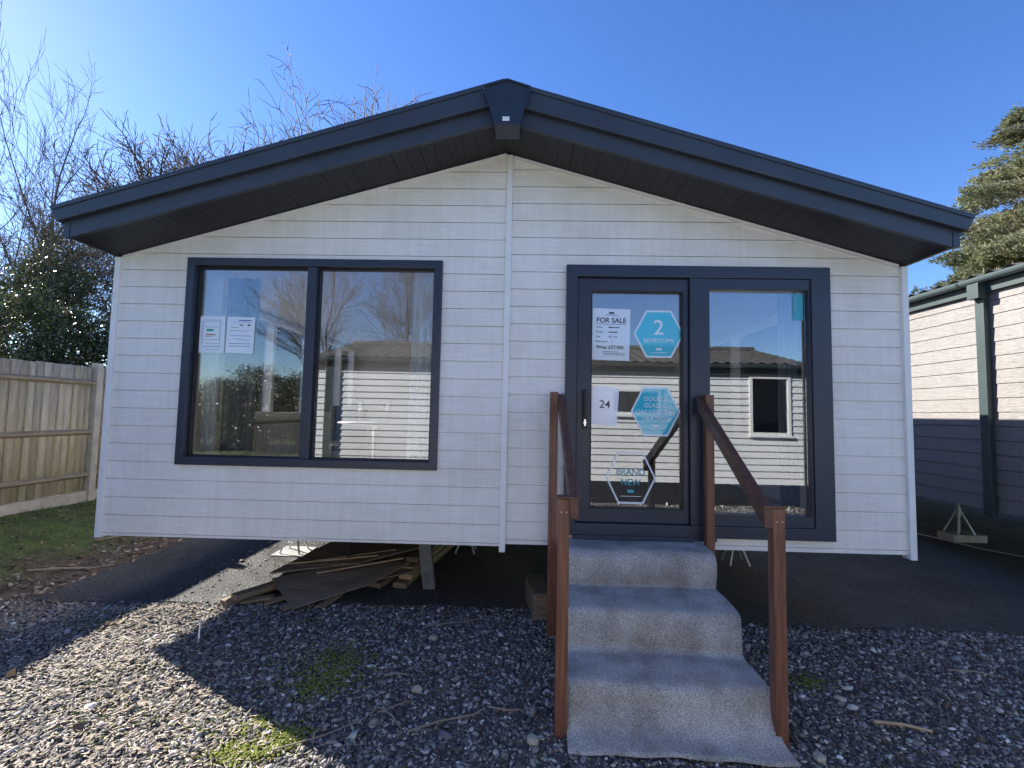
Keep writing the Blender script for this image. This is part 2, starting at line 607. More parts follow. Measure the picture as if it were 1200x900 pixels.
def gh(x, y):
    x = np.asarray(x, float); y = np.asarray(y, float)
    h = 0.26 * sm((-3.95 - x) / 1.7)
    und = 0.016 * np.sin(1.7 * x + 0.6 * y) * np.sin(1.3 * y - 0.5 * x + 1.0) + 0.009 * np.sin(4.1 * x - 2.2 * y) * np.sin(3.3 * y + 1.1)
    pad = sm((x + 3.95) / 0.2) * sm((y - 0.05) / 0.3)          # flat under the tarmac pad
    far = sm((np.hypot(x, y) - 14) / 8)
    return h + und * (1 - pad) * (1 - far) - 0.004 * pad


def axis(lo, hi, step):
    a = list(np.arange(lo, hi + 1e-6, step))
    s, p = step, hi
    while p < 400:
        s *= 1.35; p += s; a.append(p)
    s, p = step, lo
    while p > -400:
        s *= 1.35; p -= s; a.insert(0, p)
    return np.array(a)


ax, ay = axis(-9, 9, 0.09), axis(-6, 6, 0.09)
GX, GY = np.meshgrid(ax, ay)
V = np.stack([GX, GY, gh(GX, GY)], -1).reshape(-1, 3)
nx, ny = len(ax), len(ay)
i = np.arange((nx) * (ny)).reshape(ny, nx)
F = np.stack([i[:-1, :-1], i[:-1, 1:], i[1:, 1:], i[1:, :-1]], -1).reshape(-1, 4)
g = npmesh("ground", V, F, M_GROUND, smooth=True)
tag(g, kind="structure")

# tarmac pad with ragged front and left edges
edge = []
for x in np.arange(-3.80, 12.01, 0.07):
    base = 0.24 + 0.16 * sm((x + 3.8) / 3.5) - 0.19 * sm((x - 0.4) / 1.6)
    edge.append((float(x), float(base + 0.025 * math.sin(9 * x) + nr.normal(0, 0.012)), 0.008))
left = [(-3.82 + 0.02 * math.sin(5 * y) + float(nr.normal(0, .008)), float(y), 0.008) for y in np.arange(14.0, edge[0][1] + 0.05, -0.08)]
poly = edge + [(12.0, 14.0, 0.008)] + left
bm = bmesh.new()
f = bm.faces.new([bm.verts.new(p) for p in poly])
ext = bmesh.ops.extrude_face_region(bm, geom=[f])
bmesh.ops.translate(bm, verts=[e for e in ext["geom"] if isinstance(e, bmesh.types.BMVert)], vec=(0, 0, -0.05))
bmesh.ops.recalc_face_normals(bm, faces=bm.faces)
bmesh.ops.triangulate(bm, faces=[f for f in bm.faces if len(f.verts) > 4])
tag(bm_obj("pavement", bm, M_TARMAC), kind="structure")

# ------------------------------------------------------------------ the lodge
SL = 0.2846
ZR = 3.651


def zw(x, base=ZR, s=SL):
    return base - s * abs(x)


lodge = thing("lodge", "pale clapboard twin lodge with anthracite gable roof, wide window and glazed door", "lodge")
CX = 0.04
clipL = [((0, 0, ZR), (-SL, 0, 1)), ((0, 0, ZR), (SL, 0, 1))]
WIN = (-2.455, -0.49, 1.185, 2.755)
DOOR = (0.52, 2.46, 0.735, 2.735)
o = bm_obj("front_wall", siding(-3.03, CX - 0.02, 0.61, 3.66, 0.1365, [WIN], clips=clipL, zref=0.628), M_SIDING, lodge)
o = bm_obj("front_wall", siding(CX + 0.02, 3.03, 0.625, 3.66, 0.1365, [DOOR], clips=clipL, zref=0.655), M_SIDING, lodge, Matrix.Translation((0, 0.012, 0)))
# corner and joint trims
MB().box(-3.068, -3.022, -0.022, 0.06, 0.595, 2.775).build("corner_trim", M_TRIMW, lodge, bevel=0.004)
MB().box(3.022, 3.068, -0.022, 0.06, 0.595, 2.775).build("corner_trim", M_TRIMW, lodge, bevel=0.004)
MB().box(CX - 0.023, CX + 0.023, -0.020, 0.05, 0.57, 3.632).build("joint_trim", M_TRIMW, lodge, bevel=0.004)
for s in (-1, 1):      # thin trim under the soffit
    x0, x1 = (CX + 0.03, 3.01) if s > 0 else (-3.01, CX - 0.03)
    MB().prism([(x0, zw(x0) - 0.022), (x1, zw(x1) - 0.022), (x1, zw(x1) - 0.002), (x0, zw(x0) - 0.002)], -0.012, 0.02).build("gable_trim", M_TRIMW, lodge)
# inner structure: solid walls behind the boards (with openings), sides, rear
inner = MB()
for (a, b, c, d) in ((-3.0, WIN[0], 0.62, 2.75), (WIN[1], CX, 0.62, 3.4), (WIN[0], WIN[1], 0.62, WIN[2]),
                     (CX, DOOR[0], 0.62, 3.4), (DOOR[1], 3.0, 0.62, 2.75), (DOOR[0], DOOR[1], 0.62, DOOR[2])):
    inner.box(a + .001, b - .001, 0.03, 0.10, c, d)
for (a, b, zb) in ((WIN[0], WIN[1], WIN[3]), (DOOR[0], DOOR[1], DOOR[3])):
    inner.prism([(a + .001, zb), (b - .001, zb), (b - .001, zw(b) - .03), (a + .001, zw(a) - .03)], 0.03, 0.10)
inner.prism([(-3.0, 2.752), (WIN[0], 2.752), (WIN[0], zw(WIN[0]) - .03)], 0.03, 0.10)
inner.prism([(DOOR[1], 2.752), (3.0, 2.752), (DOOR[1], zw(DOOR[1]) - .03)], 0.03, 0.10)
inner.build("inner_wall", M_INWALL, lodge)
SWIN = (1.10, 3.05, 1.50, 2.72)
RWIN_ADDED = (1.0, 4.2, 1.35, 2.72)  # unseen right-hand opening, added to bring more light indoors
SWIN_ADDED = (3.55, 4.80, 1.50, 2.72)     # second side-wall window, added to let more light into the room (y0,y1,z0,z1)
LEN = 12.0
bm = siding(0.02, LEN, 0.61, 2.78, 0.1365, [SWIN, SWIN_ADDED], zref=0.628)
bm_obj("side_wall", bm, M_SIDING, lodge, Matrix.Translation((-3.05, 0, 0)) @ Matrix(((0, 1, 0, 0), (1, 0, 0, 0), (0, 0, 1, 0), (0, 0, 0, 1))))
bm = siding(0.02, LEN, 0.61, 2.78, 0.1365, [RWIN_ADDED], zref=0.628)
bm_obj("side_wall", bm, M_SIDING, lodge, Matrix.Translation((3.05, 0, 0)) @ Matrix(((0, -1, 0, 0), (1, 0, 0, 0), (0, 0, 1, 0), (0, 0, 0, 1))))
sw = MB()
sw.box(-3.0, -2.93, 0.101, SWIN[0], 0.62, 2.75).box(-3.0, -2.93, SWIN[1], SWIN_ADDED[0], 0.62, 2.75).box(-3.0, -2.93, SWIN_ADDED[1], 5.0, 0.62, 2.75)
sw.box(-3.0, -2.93, SWIN_ADDED[0] + .001, SWIN_ADDED[1] - .001, 0.62, SWIN_ADDED[2]).box(-3.0, -2.93, SWIN_ADDED[0] + .001, SWIN_ADDED[1] - .001, SWIN_ADDED[3], 2.75)
sw.box(-3.0, -2.93, SWIN[0] + .001, SWIN[1] - .001, 0.62, SWIN[2]).box(-3.0, -2.93, SWIN[0] + .001, SWIN[1] - .001, SWIN[3], 2.75)
sw.box(2.93, 3.0, 0.101, RWIN_ADDED[0], 0.62, 2.75).box(2.93, 3.0, RWIN_ADDED[1], 5.0, 0.62, 2.75)
sw.box(2.93, 3.0, RWIN_ADDED[0] + .001, RWIN_ADDED[1] - .001, 0.62, RWIN_ADDED[2]).box(2.93, 3.0, RWIN_ADDED[0] + .001, RWIN_ADDED[1] - .001, RWIN_ADDED[3], 2.75)
sw.prism([(-3.0, 0.62), (3.0, 0.62), (3.0, 2.75), (0, 3.6), (-3.0, 2.75)], 5.001, 5.06)
sw.build("inner_wall", M_INWALL, lodge)
MB().prism([(-3.0, 0.62), (3.0, 0.62), (3.0, 2.77), (0, 3.62), (-3.0, 2.77)], LEN - 0.08, LEN - 0.02).build("rear_wall", M_SIDING, lodge)
MB().box(-2.925, 2.925, 0.105, 4.995, 0.70, 0.735).build("floor", M_CARPETIN, lodge)
ce = MB()
ce.prism([(-2.92, 2.745), (0, 3.57), (2.92, 2.745), (2.92, 2.775), (0, 3.60), (-2.92, 2.775)], 0.105, 4.995)
ce.build("ceiling", M_INCEIL, lodge)
# underside: deck and steel chassis beams
MB().box(-2.99, 2.99, 0.11, LEN - 0.1, 0.63, 0.69).build("deck", M_BLACK, lodge)
for x in (-2.35, -0.66, 0.7, 2.55):
    b = MB()
    b.box(x - .035, x + .035, 0.35, LEN - .3, 0.545, 0.555).box(x - .035, x + .035, 0.35, LEN - .3, 0.615, 0.625).box(x - .004, x + .004, 0.35, LEN - .3, 0.5555, 0.6145)
    b.build("chassis_beam", M_METAL, lodge)

# roof
def gable_band(base_lo, s_lo, base_hi, s_hi, xe, y0, y1, mb=None, tilt=0.0):
    mb = mb or MB()
    for s in (-1, 1):
        xs = s * xe
        mb.prism([(0, base_lo), (xs, base_lo - s_lo * xe), (xs + s * tilt, base_hi - s_hi * (xe + tilt)), (0, base_hi)], y0, y1)
    return mb


gable_band(3.69, 0.2846, 3.885, 0.295, 3.12, -0.33, 12.3).build("roof", M_TILE, lodge)
gable_band(3.652, SL, 3.80, SL, 3.055, -0.405, -0.375).build("bargeboard", M_ANTH, lodge, bevel=0.003)
u = gable_band(3.764, 0.2816, 3.925, 0.297, 3.125, -0.445, -0.335, tilt=0.055)
u.build("verge_board", M_ANTH, lodge, bevel=0.006)
vt = gable_band(3.897, 0.2955, 3.932, 0.297, 3.15, -0.453, -0.4455, tilt=0.03)
vt.build('verge_trim', M_ANTH, lodge, bevel=0.002)
for s in (-1, 1):
    x0, x1 = sorted((s * 3.058, s * 3.105))
    MB().box(x0, x1, -0.407, -0.36, zw(3.06) + 0.002, zw(3.06) + 0.14).build("bargeboard_end", M_ANTH, lodge, bevel=0.003)
    MB().box(*sorted((s * 3.06, s * 3.085)), -0.355, 12.2, 2.785, 2.90).build("eaves_board", M_ANTH, lodge)
    # half-round gutter along the eaves
    gp = []
    for k in range(9):
        a = math.pi + k * math.pi / 8
        gp.append((s * 3.155 + 0.052 * math.cos(a), 2.935 + 0.058 * math.sin(a)))
    for k in range(8, -1, -1):
        a = math.pi + k * math.pi / 8
        gp.append((s * 3.155 + 0.046 * math.cos(a), 2.937 + 0.050 * math.sin(a)))
    gt = MB(); n = len(gp)
    for yv in (-0.33, 12.25):
        gt.v += [(x, yv, z) for x, z in gp]
    gt.f += [(k, (k + 1) % n, (k + 1) % n + n, k + n) for k in range(n)]
    gt.f += [(k, k + 1, n - 2 - k, n - 1 - k) for k in range(8)]
    gt.build("gutter", M_CAP, lodge)
# soffit planks running from the wall to the bargeboard
so_ = MB()
for s in (-1, 1):
    x = 0.0
    while x < 3.05:
        xa, xb = x + 0.001, min(x + 0.099, 3.052)
        if xb > xa:
            so_.prism([(s * xa, zw(xa) + 0.003), (s * xb, zw(xb) + 0.003), (s * xb, zw(xb) + 0.02), (s * xa, zw(xa) + 0.02)], -0.374, 0.10)
        x += 0.10
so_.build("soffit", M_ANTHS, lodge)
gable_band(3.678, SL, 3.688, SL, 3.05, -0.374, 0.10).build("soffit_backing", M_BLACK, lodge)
# keystone ridge cap with a rim
kp = [(-0.139, 3.838), (0.026, 3.892), (0.191, 3.838), (0.120, 3.566), (-0.053, 3.566)]
cap = MB().prism(kp, -0.500, -0.33).build("ridge_cap", M_CAP, lodge, bevel=0.008)
cxk, czk = 0.026, 3.72
inn = [(cxk + (x - cxk) * 0.90, czk + (z - czk) * 0.93) for x, z in kp]
rim = MB()
for k in range(5):
    j = (k + 1) % 5
    a, b, c, d = kp[k], kp[j], inn[j], inn[k]
    vs = [(p[0], -0.509, p[1]) for p in (a, b, c, d)] + [(p[0], -0.4995, p[1]) for p in (a, b, c, d)]
    rim.add(vs, [(0, 1, 2, 3), (7, 6, 5, 4), (0, 4, 5, 1), (2, 6, 7, 3)])
rim.build("rim", M_CAP, cap)
lb = MB().box(0.000, 0.048, -0.5035, -0.5015, 3.592, 3.622).build("maker_label", M_WHITE, cap)
MB().lathe([(0.0, -.502), (0.006, -.502), (0.006, -.499)], n=10).build("screw", M_BLACK, cap).matrix_world = Matrix.Translation((0.026, 0, 3.765)) @ Matrix.Rotation(R(-90), 4, 'X')

# window
wf = MB()
wf.frame(-2.479, -0.465, 1.161, 2.7765, 0.062, 0.062, 0.062, 0.062, -0.030, 0.075)
win = wf.build("window", M_UPVC, lodge, bevel=0.006)
MB().box(-1.524, -1.449, -0.022, 0.07, 1.2235, 2.714).build("mullion", M_UPVC, win, bevel=0.006)
for (a, b) in ((-2.4165, -1.5245), (-1.4485, -0.5275)):
    MB().frame(a, b, 1.2235, 2.7140, .012, .012, .012, .012, 0.018, 0.062).build("gasket", M_BLACK, win)
    MB().box(a + .011, b - .011, 0.036, 0.042, 1.2345, 2.7030).build("pane", M_GLASS, win)
MB().box(-2.46, -0.485, 0.101, 0.16, 1.13, 1.158).build("sill", M_WHITE, win)

# patio door: outer frame, fixed light on the right, sliding leaf set back on the left
df = MB()
df.frame(0.494, 2.484, 0.7144, 2.7565, 0.085, 0.145, 0.088, 0.092, -0.032, 0.08)
door = df.build("patio_door", M_UPVC, lodge, bevel=0.006)
MB().box(1.432, 1.57, -0.026, 0.078, 0.803, 2.664).build("door_post", M_UPVC, door, bevel=0.005)
MB().frame(1.571, 2.338, 0.8035, 2.664, 0.012, 0.012, 0.085, 0.082, -0.018, 0.06).build("bead", M_UPVC, door, bevel=0.003)
MB().box(1.584, 2.325, 0.030, 0.036, 0.8895, 2.5810).build("pane", M_GLASS, door)
leaf = MB().frame(0.5805, 1.4305, 0.8045, 2.6635, 0.108, 0.040, 0.100, 0.098, 0.004, 0.062).build("door_leaf", M_UPVC, door, bevel=0.006)
MB().frame(0.6885, 1.3905, 0.9045, 2.5655, 0.010, 0.010, 0.010, 0.010, 0.012, 0.055).build("gasket", M_BLACK, door)
MB().box(0.6985, 1.3805, 0.040, 0.046, 0.9145, 2.5555).build("pane", M_GLASS, door)
hd = MB()
hd.box(0.628, 0.664, -0.010, 0.0045, 1.50, 1.80)
hd.tube([(0.646, -0.006, 1.70), (0.646, -0.052, 1.70), (0.646, -0.055, 1.70)], 0.010)
hd.box(0.634, 0.658, -0.066, -0.050, 1.60, 1.79)
hd.build("handle", M_BLACK, door, bevel=0.003)
lk = MB()
lk.tube([(0.646, -0.0105, 1.545), (0.646, -0.022, 1.545)], 0.011, 12)
lk.box(0.640, 0.652, -0.024, -0.0225, 1.52, 1.57)
lk.build("lock", M_CHROME, door)
MB().box(0.56, 1.44, -0.060, -0.0325, 0.690, 0.722).box(1.441, 1.62, -0.036, -0.02, 0.692, 0.714).build("threshold", M_UPVC, door, bevel=0.004)

# side windows: one seen through the room, two added to brighten it
for a, b, c, d, e in ((*SWIN, -1), (*SWIN_ADDED, -1), (*RWIN_ADDED, 1)):
    sf = MB()
    for (p, q, r_, s_) in ((a, a + .06, c, d), (b - .06, b, c, d), (a + .06, b - .06, c, c + .06), (a + .06, b - .06, d - .06, d),
                           ((a + b) / 2 - .03, (a + b) / 2 + .03, c + .06, d - .06)):
        sf.box(*sorted((e * 3.04, e * 2.90)), p, q, r_, s_)
    sideframe = sf.build("window", M_WHITE, lodge)
    MB().box(*sorted((e * 2.985, e * 2.979)), a + .06, b - .06, c + .06, d - .06).build("pane", M_WGLASS, sideframe)
    MB().box(*sorted((e * 2.93, e * 2.80)), a - .04, b + .04, c - .035, c - .002).build("sill", M_WHITE, sideframe)

# ------------------------------------------------------------------ inside the room
def curtain(name, x0, x1, y, z0, z1, material, label, folds=5, amp=0.03, flare=0.0, group=None):
    nxs, nzs = folds * 10, 14
    V, F = [], []
    for iz in range(nzs + 1):
        t = iz / nzs
        z = z1 + (z0 - z1) * t
        for ix in range(nxs + 1):
            u_ = ix / nxs
            x = x0 - flare * t * (1 - u_) + (x1 - x0) * u_
            V.append((x, y + amp * (0.6 + .4 * t) * math.sin(2 * math.pi * folds * u_ + 0.6 * math.sin(3 * t)), z))
    for iz in range(nzs):
        for ix in range(nxs):
            q = iz * (nxs + 1) + ix
            F.append((q, q + 1, q + nxs + 2, q + nxs + 1))
    return tag(npmesh(name, np.array(V), np.array(F), material, smooth=True), label, "curtain", group)


curtain("curtain", -2.46, -2.33, 0.20, 0.76, 2.70, M_SHEER, "thin white sheer curtain at the left end of the wide window", 3, 0.02)
curtain("curtain", -2.34, -2.06, 0.27, 0.76, 2.70, M_HERR, "grey patterned curtain gathered beside the two papers in the window", 3, 0.035)
curtain("curtain", -0.72, -0.50, 0.14, 0.76, 2.70, M_SHEER, "white sheer curtain hanging in the right pane of the wide window", 4, 0.025, 0.03)
curtain("curtain", 2.21, 2.36, 0.20, 0.76, 2.62, M_HERR, "grey patterned curtain behind the fixed pane beside the door", 3, 0.025)
cu = thing("side_curtain", "pale curtain drawn back beside the window inside the room", "curtain", (-2.86, 3.22, 0.8))
nn = MB()
pts = []
for k in range(25):
    u_ = k / 24
    pts.append((0.03 * math.sin(u_ * 2 * math.pi * 4), -0.16 + 0.34 * u_))
vs, fs = [], []
for iz, z in enumerate((0.0, 0.4, 0.75, 1.2, 1.9)):
    wv = (1.0, 0.75, 0.45, 0.75, 1.0)[iz]
    vs += [(x, y * wv + 0.1 * (1 - wv), z) for x, y in pts]
for iz in range(4):
    for k in range(24):
        q = iz * 25 + k
        fs.append((q, q + 1, q + 26, q + 25))
nn.add(vs, fs).build("drape", M_SHEER, cu, smooth=True)

rad = thing("radiator", "white ribbed panel radiator under the window inside the room", "radiator", (-2.88, 2.25, 0.86))
rb = MB().box(-0.03, 0.03, -0.8, 0.8, 0, 0.55)
rb.build("back_panel", M_WHITE, rad)
fin = MB()
for k in range(32):
    y = -0.78 + k * 0.05
    fin.box(0.031, 0.045, y, y + 0.03, 0.02, 0.53)
fin.build("ribs", M_WHITE, rad)
MB().box(-0.03, 0.05, -0.8, 0.8, 0.551, 0.56).build("top_grille", M_WHITE, rad)

tb = thing("dining_table", "small round white table holding two wine glasses behind the window", "table", (-1.32, 1.10, 0.735))
MB().lathe([(0, .755), (.335, .755), (.345, .745), (.335, .73), (0, .73)], n=40).build("tabletop", M_WHITE, tb)
MB().lathe([(.0, .729), (.05, .729), (.032, .68), (.032, .06), (.06, .03), (.22, .015), (.225, .0), (0, 0)], n=24).build("pedestal", M_CHROME, tb)
wg = None
for k, (x, y, lab) in enumerate(((-1.42, 0.98, "tall wine glass nearest the mullion on the round table"),
                                 (-1.17, 1.06, "tall wine glass at the right of the round table"))):
    if wg is None:
        wg = thing("wine_glass", lab, "wine glass", (x, y, 1.49), group="wine glasses on the table")
        MB().lathe([(0.0, 0), (.036, 0.0), (.034, .004), (.005, .010), (.004, .09), (.012, .10), (0, .101)], n=20).build("stem", M_WG2, wg, smooth=True)
        MB().lathe([(.006, .1015), (.030, .125), (.040, .155), (.036, .195), (.030, .225), (.0285, .225), (.0345, .195), (.0385, .155), (.0285, .127), (.004, .105)], n=20).build("bowl", M_WG2, wg, smooth=True)
        c_ = wg
    else:
        c_ = copy_tree(wg)
        c_.location = (x, y, 1.49)
        c_["label"] = lab
pm = MB().lathe([(0, .004), (.15, .004), (.152, 0.0)], n=30).build("place_mat", M_PAPER, None, loc=(-1.33, 1.20, 1.4915))
tag(pm, "round pale place mat lying on the small table", "place mat")
ch = thing("dining_chair", "dark upholstered dining chair with a slim metal frame inside the window", "chair", (-1.72, 1.55, 0.735), R(25))
MB().box(-.21, .21, -.21, .21, .44, .50).build("seat", M_CHAIR, ch, bevel=0.02)
MB().box(-.20, .20, .19, .23, .52, .92).build("backrest", M_CHAIR, ch, bevel=0.015)
for sx in (-.19, .19):
    for sy in (-.19, .19):
        MB().tube([(sx, sy, .44), (sx * 1.1, sy * 1.1, 0)], 0.011).build("leg", M_CHROME, ch)
sfa = thing("sofa", "low dark sofa along the back of the room", "sofa", (1.3, 4.3, 0.735))
MB().box(-.95, .95, -.4, .45, .10, .42).build("seat", M_CHAIR, sfa, bevel=0.04)
MB().box(-.95, .95, .25, .45, .42, .82).build("backrest", M_CHAIR, sfa, bevel=0.04)
for s in (-1, 1):
    MB().box(s * .86 - .09, s * .86 + .09, -.4, .25, .42, .62).build("arm", M_CHAIR, sfa, bevel=0.03)

# ------------------------------------------------------------------ papers and stickers inside the glass
def sheet(name, x0, x1, z0, z1, y, label, cat, tilt=0.0):
    o = thing(name, label, cat, ((x0 + x1) / 2, y, (z0 + z1) / 2))
    o.rotation_euler = (0, tilt, 0)
    w_, h_ = (x1 - x0) / 2, (z1 - z0) / 2
    MB().box(-w_, w_, 0, 0.0015, -h_, h_).build("paper", M_PAPER, o)
    return o, w_, h_


def bars(parent, material, rows, name="printed_line"):
    for x0, x1, z, h in rows:
        MB().box(x0, x1, -0.0012, -0.0004, z - h / 2, z + h / 2).build(name, material, parent)


YS = 0.0375
s_, w_, h_ = sheet("sale_notice", 0.702, 0.992, 2.028, 2.430, YS, "white for sale notice with price taped inside the door glass", "notice", R(1.2))
text("title", "FOR SALE", 0.054, 0.0, 0.108, -0.0012, M_INK, s_, bold=0.0009)
bars(s_, M_INK, [(-0.112, 0.112, 0.080, 0.003)], "underline")
for k, (a, b) in enumerate((("Make:", None), ("Model:", None), ("Size:", "40 x 20"), ("Bedrooms:", "2"))):
    z = 0.055 - k * 0.037
    text("entry", a, 0.022, -0.118, z, -0.0012, M_INK, s_, 'LEFT')
    if b:
        text("entry", b, 0.022, -0.02 if k == 2 else 0.005, z, -0.0012, M_INK, s_, 'LEFT')
bars(s_, M_INK, [(-0.02, 0.014, 0.055, 0.009), (0.018, 0.065, 0.055, 0.007), (-0.02, 0.05, 0.018, 0.008)])
text("price", "Price: £77,950", 0.036, -0.005, -0.102, -0.0012, M_INK, s_, bold=0.0007)
bars(s_, M_INK, [(-0.06, 0.06, -0.135, .003), (-0.06, 0.11, -0.147, .003), (-0.05, 0.11, -0.158, .003), (-0.02, 0.02, 0.168, .014), (-.05, .05, .152, .003)])

s_, w_, h_ = sheet("number_sheet", 0.702, 0.905, 1.527, 1.822, YS, "white paper numbered twenty four inside the door glass", "notice", R(3.5))
text("number", "24", 0.085, 0.0, 0.01, -0.0012, mat("grey_ink", (0.10, 0.10, 0.11), 0.7), s_, bold=0.0008)

s_, w_, h_ = sheet("document_page", -2.389, -2.187, 2.031, 2.322, 0.0335, "printed page with green and red marks, left of the pair in the window", "document")
bars(s_, M_INKB, [(-.07, .07, .115, .003), (-.08, .085, .10, .002), (-.075, .075, -.095, .003), (-.06, .05, .06, .003), (-.06, .06, -.04, .002), (-.05, .05, -.07, .002), (-.05, .06, -.12, .002)])
for x in (-.078, .06):
    MB().box(x, x + .0025, -0.0012, -0.0004, -.08, .098).build("ruled_border", M_INKB, s_)
bars(s_, M_INKG, [(-.045, .01, .035, .018)], "green_mark")
bars(s_, M_INKR, [(-.05, .03, .0, .010), (-.05, .0, -.014, .006)], "red_mark")
s_, w_, h_ = sheet("document_page", -2.173, -1.951, 2.031, 2.319, 0.0335, "printed page with a blue heading, right of the pair in the window", "document", R(0.6))
bars(s_, M_INKB, [(-.02, .085, .117, .008), (-.08, .085, .102, .002), (-.085, .085, -.005, .003), (-.085, .085, -.068, .004), (-.085, .085, -.088, .004), (-.06, .02, -.03, .002), (-.02, .08, -.038, .002)])
bars(s_, M_INK, [(-.01, .02, .08, .008), (.055, .075, .08, .012), (-.08, -.02, .06, .003), (-.085, .07, .035, .002)], "printed_line")


def hexagon(name, cx, cz, rx, rz_, label, filled=True, y=YS):
    o = thing(name, label, "sticker", (cx, y, cz))
    pts = [(rx, 0), (rx * .5, rz_), (-rx * .5, rz_), (-rx, 0), (-rx * .5, -rz_), (rx * .5, -rz_)]
    k = 0.925
    if filled:
        MB().prism([(x * k, z * k) for x, z in pts], 0, 0.0012).build("vinyl", M_TEAL, o)
    b = MB()
    for i in range(6):
        j = (i + 1) % 6
        a_, b_, c_, d_ = pts[i], pts[j], (pts[j][0] * k, pts[j][1] * k), (pts[i][0] * k, pts[i][1] * k)
        b.add([(p[0], -0.0004, p[1]) for p in (a_, b_, c_, d_)] + [(p[0], 0.0016, p[1]) for p in (a_, b_, c_, d_)],
              [(0, 1, 2, 3), (7, 6, 5, 4), (0, 4, 5, 1), (2, 6, 7, 3)])
    b.build("border", M_VWHITE, o)
    return o


h = hexagon("hexagon_sticker", 1.214, 2.238, 0.194, 0.184, "teal hexagon sticker reading 2 bedrooms on the door glass")
text("numeral", "2", 0.165, 0.0, 0.045, -0.0012, M_VWHITE, h, bold=0.001)
text("lettering", "BEDROOMS", 0.044, 0.0, -0.052, -0.0012, M_VWHITE, h)
bars(h, M_VWHITE, [(-.022, -.009, -.118, .020), (-.006, .007, -.118, .020), (.010, .022, -.118, .020), (-.06, .06, -.145, .003)], "small_print")
h = hexagon("hexagon_sticker", 1.190, 1.642, 0.188, 0.189, "teal hexagon sticker about double glazing and heating on the door glass")
for k, s in enumerate(("DOUBLE", "GLAZED", "GAS CENTRAL", "HEATING")):
    text("lettering", s, 0.046, 0.0, 0.092 - 0.050 * k, -0.0012, M_VWHITE, h)
bars(h, M_VWHITE, [(-.022, -.009, -.112, .018), (-.006, .007, -.112, .018), (.010, .022, -.112, .018), (-.05, .05, -.138, .003)], "small_print")
h = hexagon("hexagon_sticker", 1.004, 1.134, 0.190, 0.194, "clear hexagon sticker with white rim reading brand new on the door glass", False)
text("lettering", "BRAND", 0.066, 0.0, 0.040, -0.0004, M_TEALI, h)
text("lettering", "NEW", 0.066, 0.0, -0.035, -0.0004, M_TEALI, h)
bars(h, M_TEALI, [(-.024, .024, -.100, .022)], "small_print")
bars(h, M_VWHITE, [(-.075, .075, -.138, .004)], "rule")
sp_ = MB().box(2.235, 2.310, 0.0275, 0.0292, 2.36, 2.565).build("glazing_sticker", M_TEALI)
tag(sp_, "small pale blue glazing sticker at the top right of the fixed pane", "sticker")
for z in (2.53, 2.50, 2.47, 2.43, 2.39):
    pass

# ------------------------------------------------------------------ steps
steps = thing("entrance_steps", "wooden entrance steps under grey loop carpet with red stained handrails", "steps", (0.95, -0.6, 0))
ox, oy = -0.95, 0.6
# carpet profile (y, z, left x, right x)
prof = []
def P(y, z): prof.append((y, z))
P(-0.035, 0.690); P(-0.15, 0.694); P(-0.265, 0.691)
for k in range(1, 7):
    P(-0.265 - 0.085 * math.sin(R(k * 15)), 0.612 + 0.079 * math.cos(R(k * 15)))
P(-0.347, 0.575); P(-0.336, 0.53); P(-0.322, 0.485); P(-0.316, 0.466); P(-0.335, 0.459)
P(-0.50, 0.460); P(-0.64, 0.458)
for k in range(1, 6):
    P(-0.665 - 0.05 * math.sin(R(k * 17)), 0.405 + 0.052 * math.cos(R(k * 17)))
P(-0.722, 0.36); P(-0.724, 0.30); P(-0.720, 0.26); P(-0.728, 0.240); P(-0.755, 0.231)
P(-0.86, 0.232); P(-0.99, 0.230)
for k in range(1, 6):
    P(-1.015 - 0.055 * math.sin(R(k * 17)), 0.176 + 0.053 * math.cos(R(k * 17)))
P(-1.080, 0.13); P(-1.095, 0.09); P(-1.120, 0.055); P(-1.160, 0.032); P(-1.215, 0.024); P(-1.255, 0.020)
fine = []
for a, b in zip(prof[:-1], prof[1:]):
    d = math.hypot(b[0] - a[0], b[1] - a[1]); n = max(1, int(d / 0.02))
    for k in range(n):
        fine.append((a[0] + (b[0] - a[0]) * k / n, a[1] + (b[1] - a[1]) * k / n))
fine.append(prof[-1])
NX = 46
Vt, Ft = [], []
th = 0.012
for layer in (0, 1):
    for (y, z) in fine:
        t = (-y) / 1.25
        xl = 0.452 - 0.030 * t
        xr = 1.500 - 0.045 * t
        if t > 0.86:
            xr += 0.03 * (t - 0.86) / 0.14
        for k in range(NX + 1):
            u_ = k / NX
            x = xl + (xr - xl) * u_
            wob_ = 0.006 * math.sin(5 * u_ + 9 * y) * math.sin(14 * z + 2 * u_) + 0.004 * math.sin(23 * u_ + 7 * z)
            Vt.append((x + ox, y + oy - wob_ * (0.3 + t) - 0.035 * t * (u_ - 0.5), z + 0.004 * math.sin(7 * u_ + 11 * y) * (1 if t > .05 else 0) - (th if layer else 0)))
NP = len(fine)
for layer in (0, 1):
    off = layer * NP * (NX + 1)
    for j in range(NP - 1):
        for k in range(NX):
            q = off + j * (NX + 1) + k
            Ft.append((q, q + 1, q + NX + 2, q + NX + 1))
off = NP * (NX + 1)
for j in range(NP - 1):
    for k in (0, NX):
        q = j * (NX + 1) + k
        Ft.append((q, q + NX + 1, q + NX + 1 + off, q + off))
for j in (0, NP - 1):
    for k in range(NX):
        q = j * (NX + 1) + k
        Ft.append((q, q + 1, q + 1 + off, q + off))
npmesh("carpet", np.array(Vt), np.array(Ft), M_CARPET, steps, smooth=True)
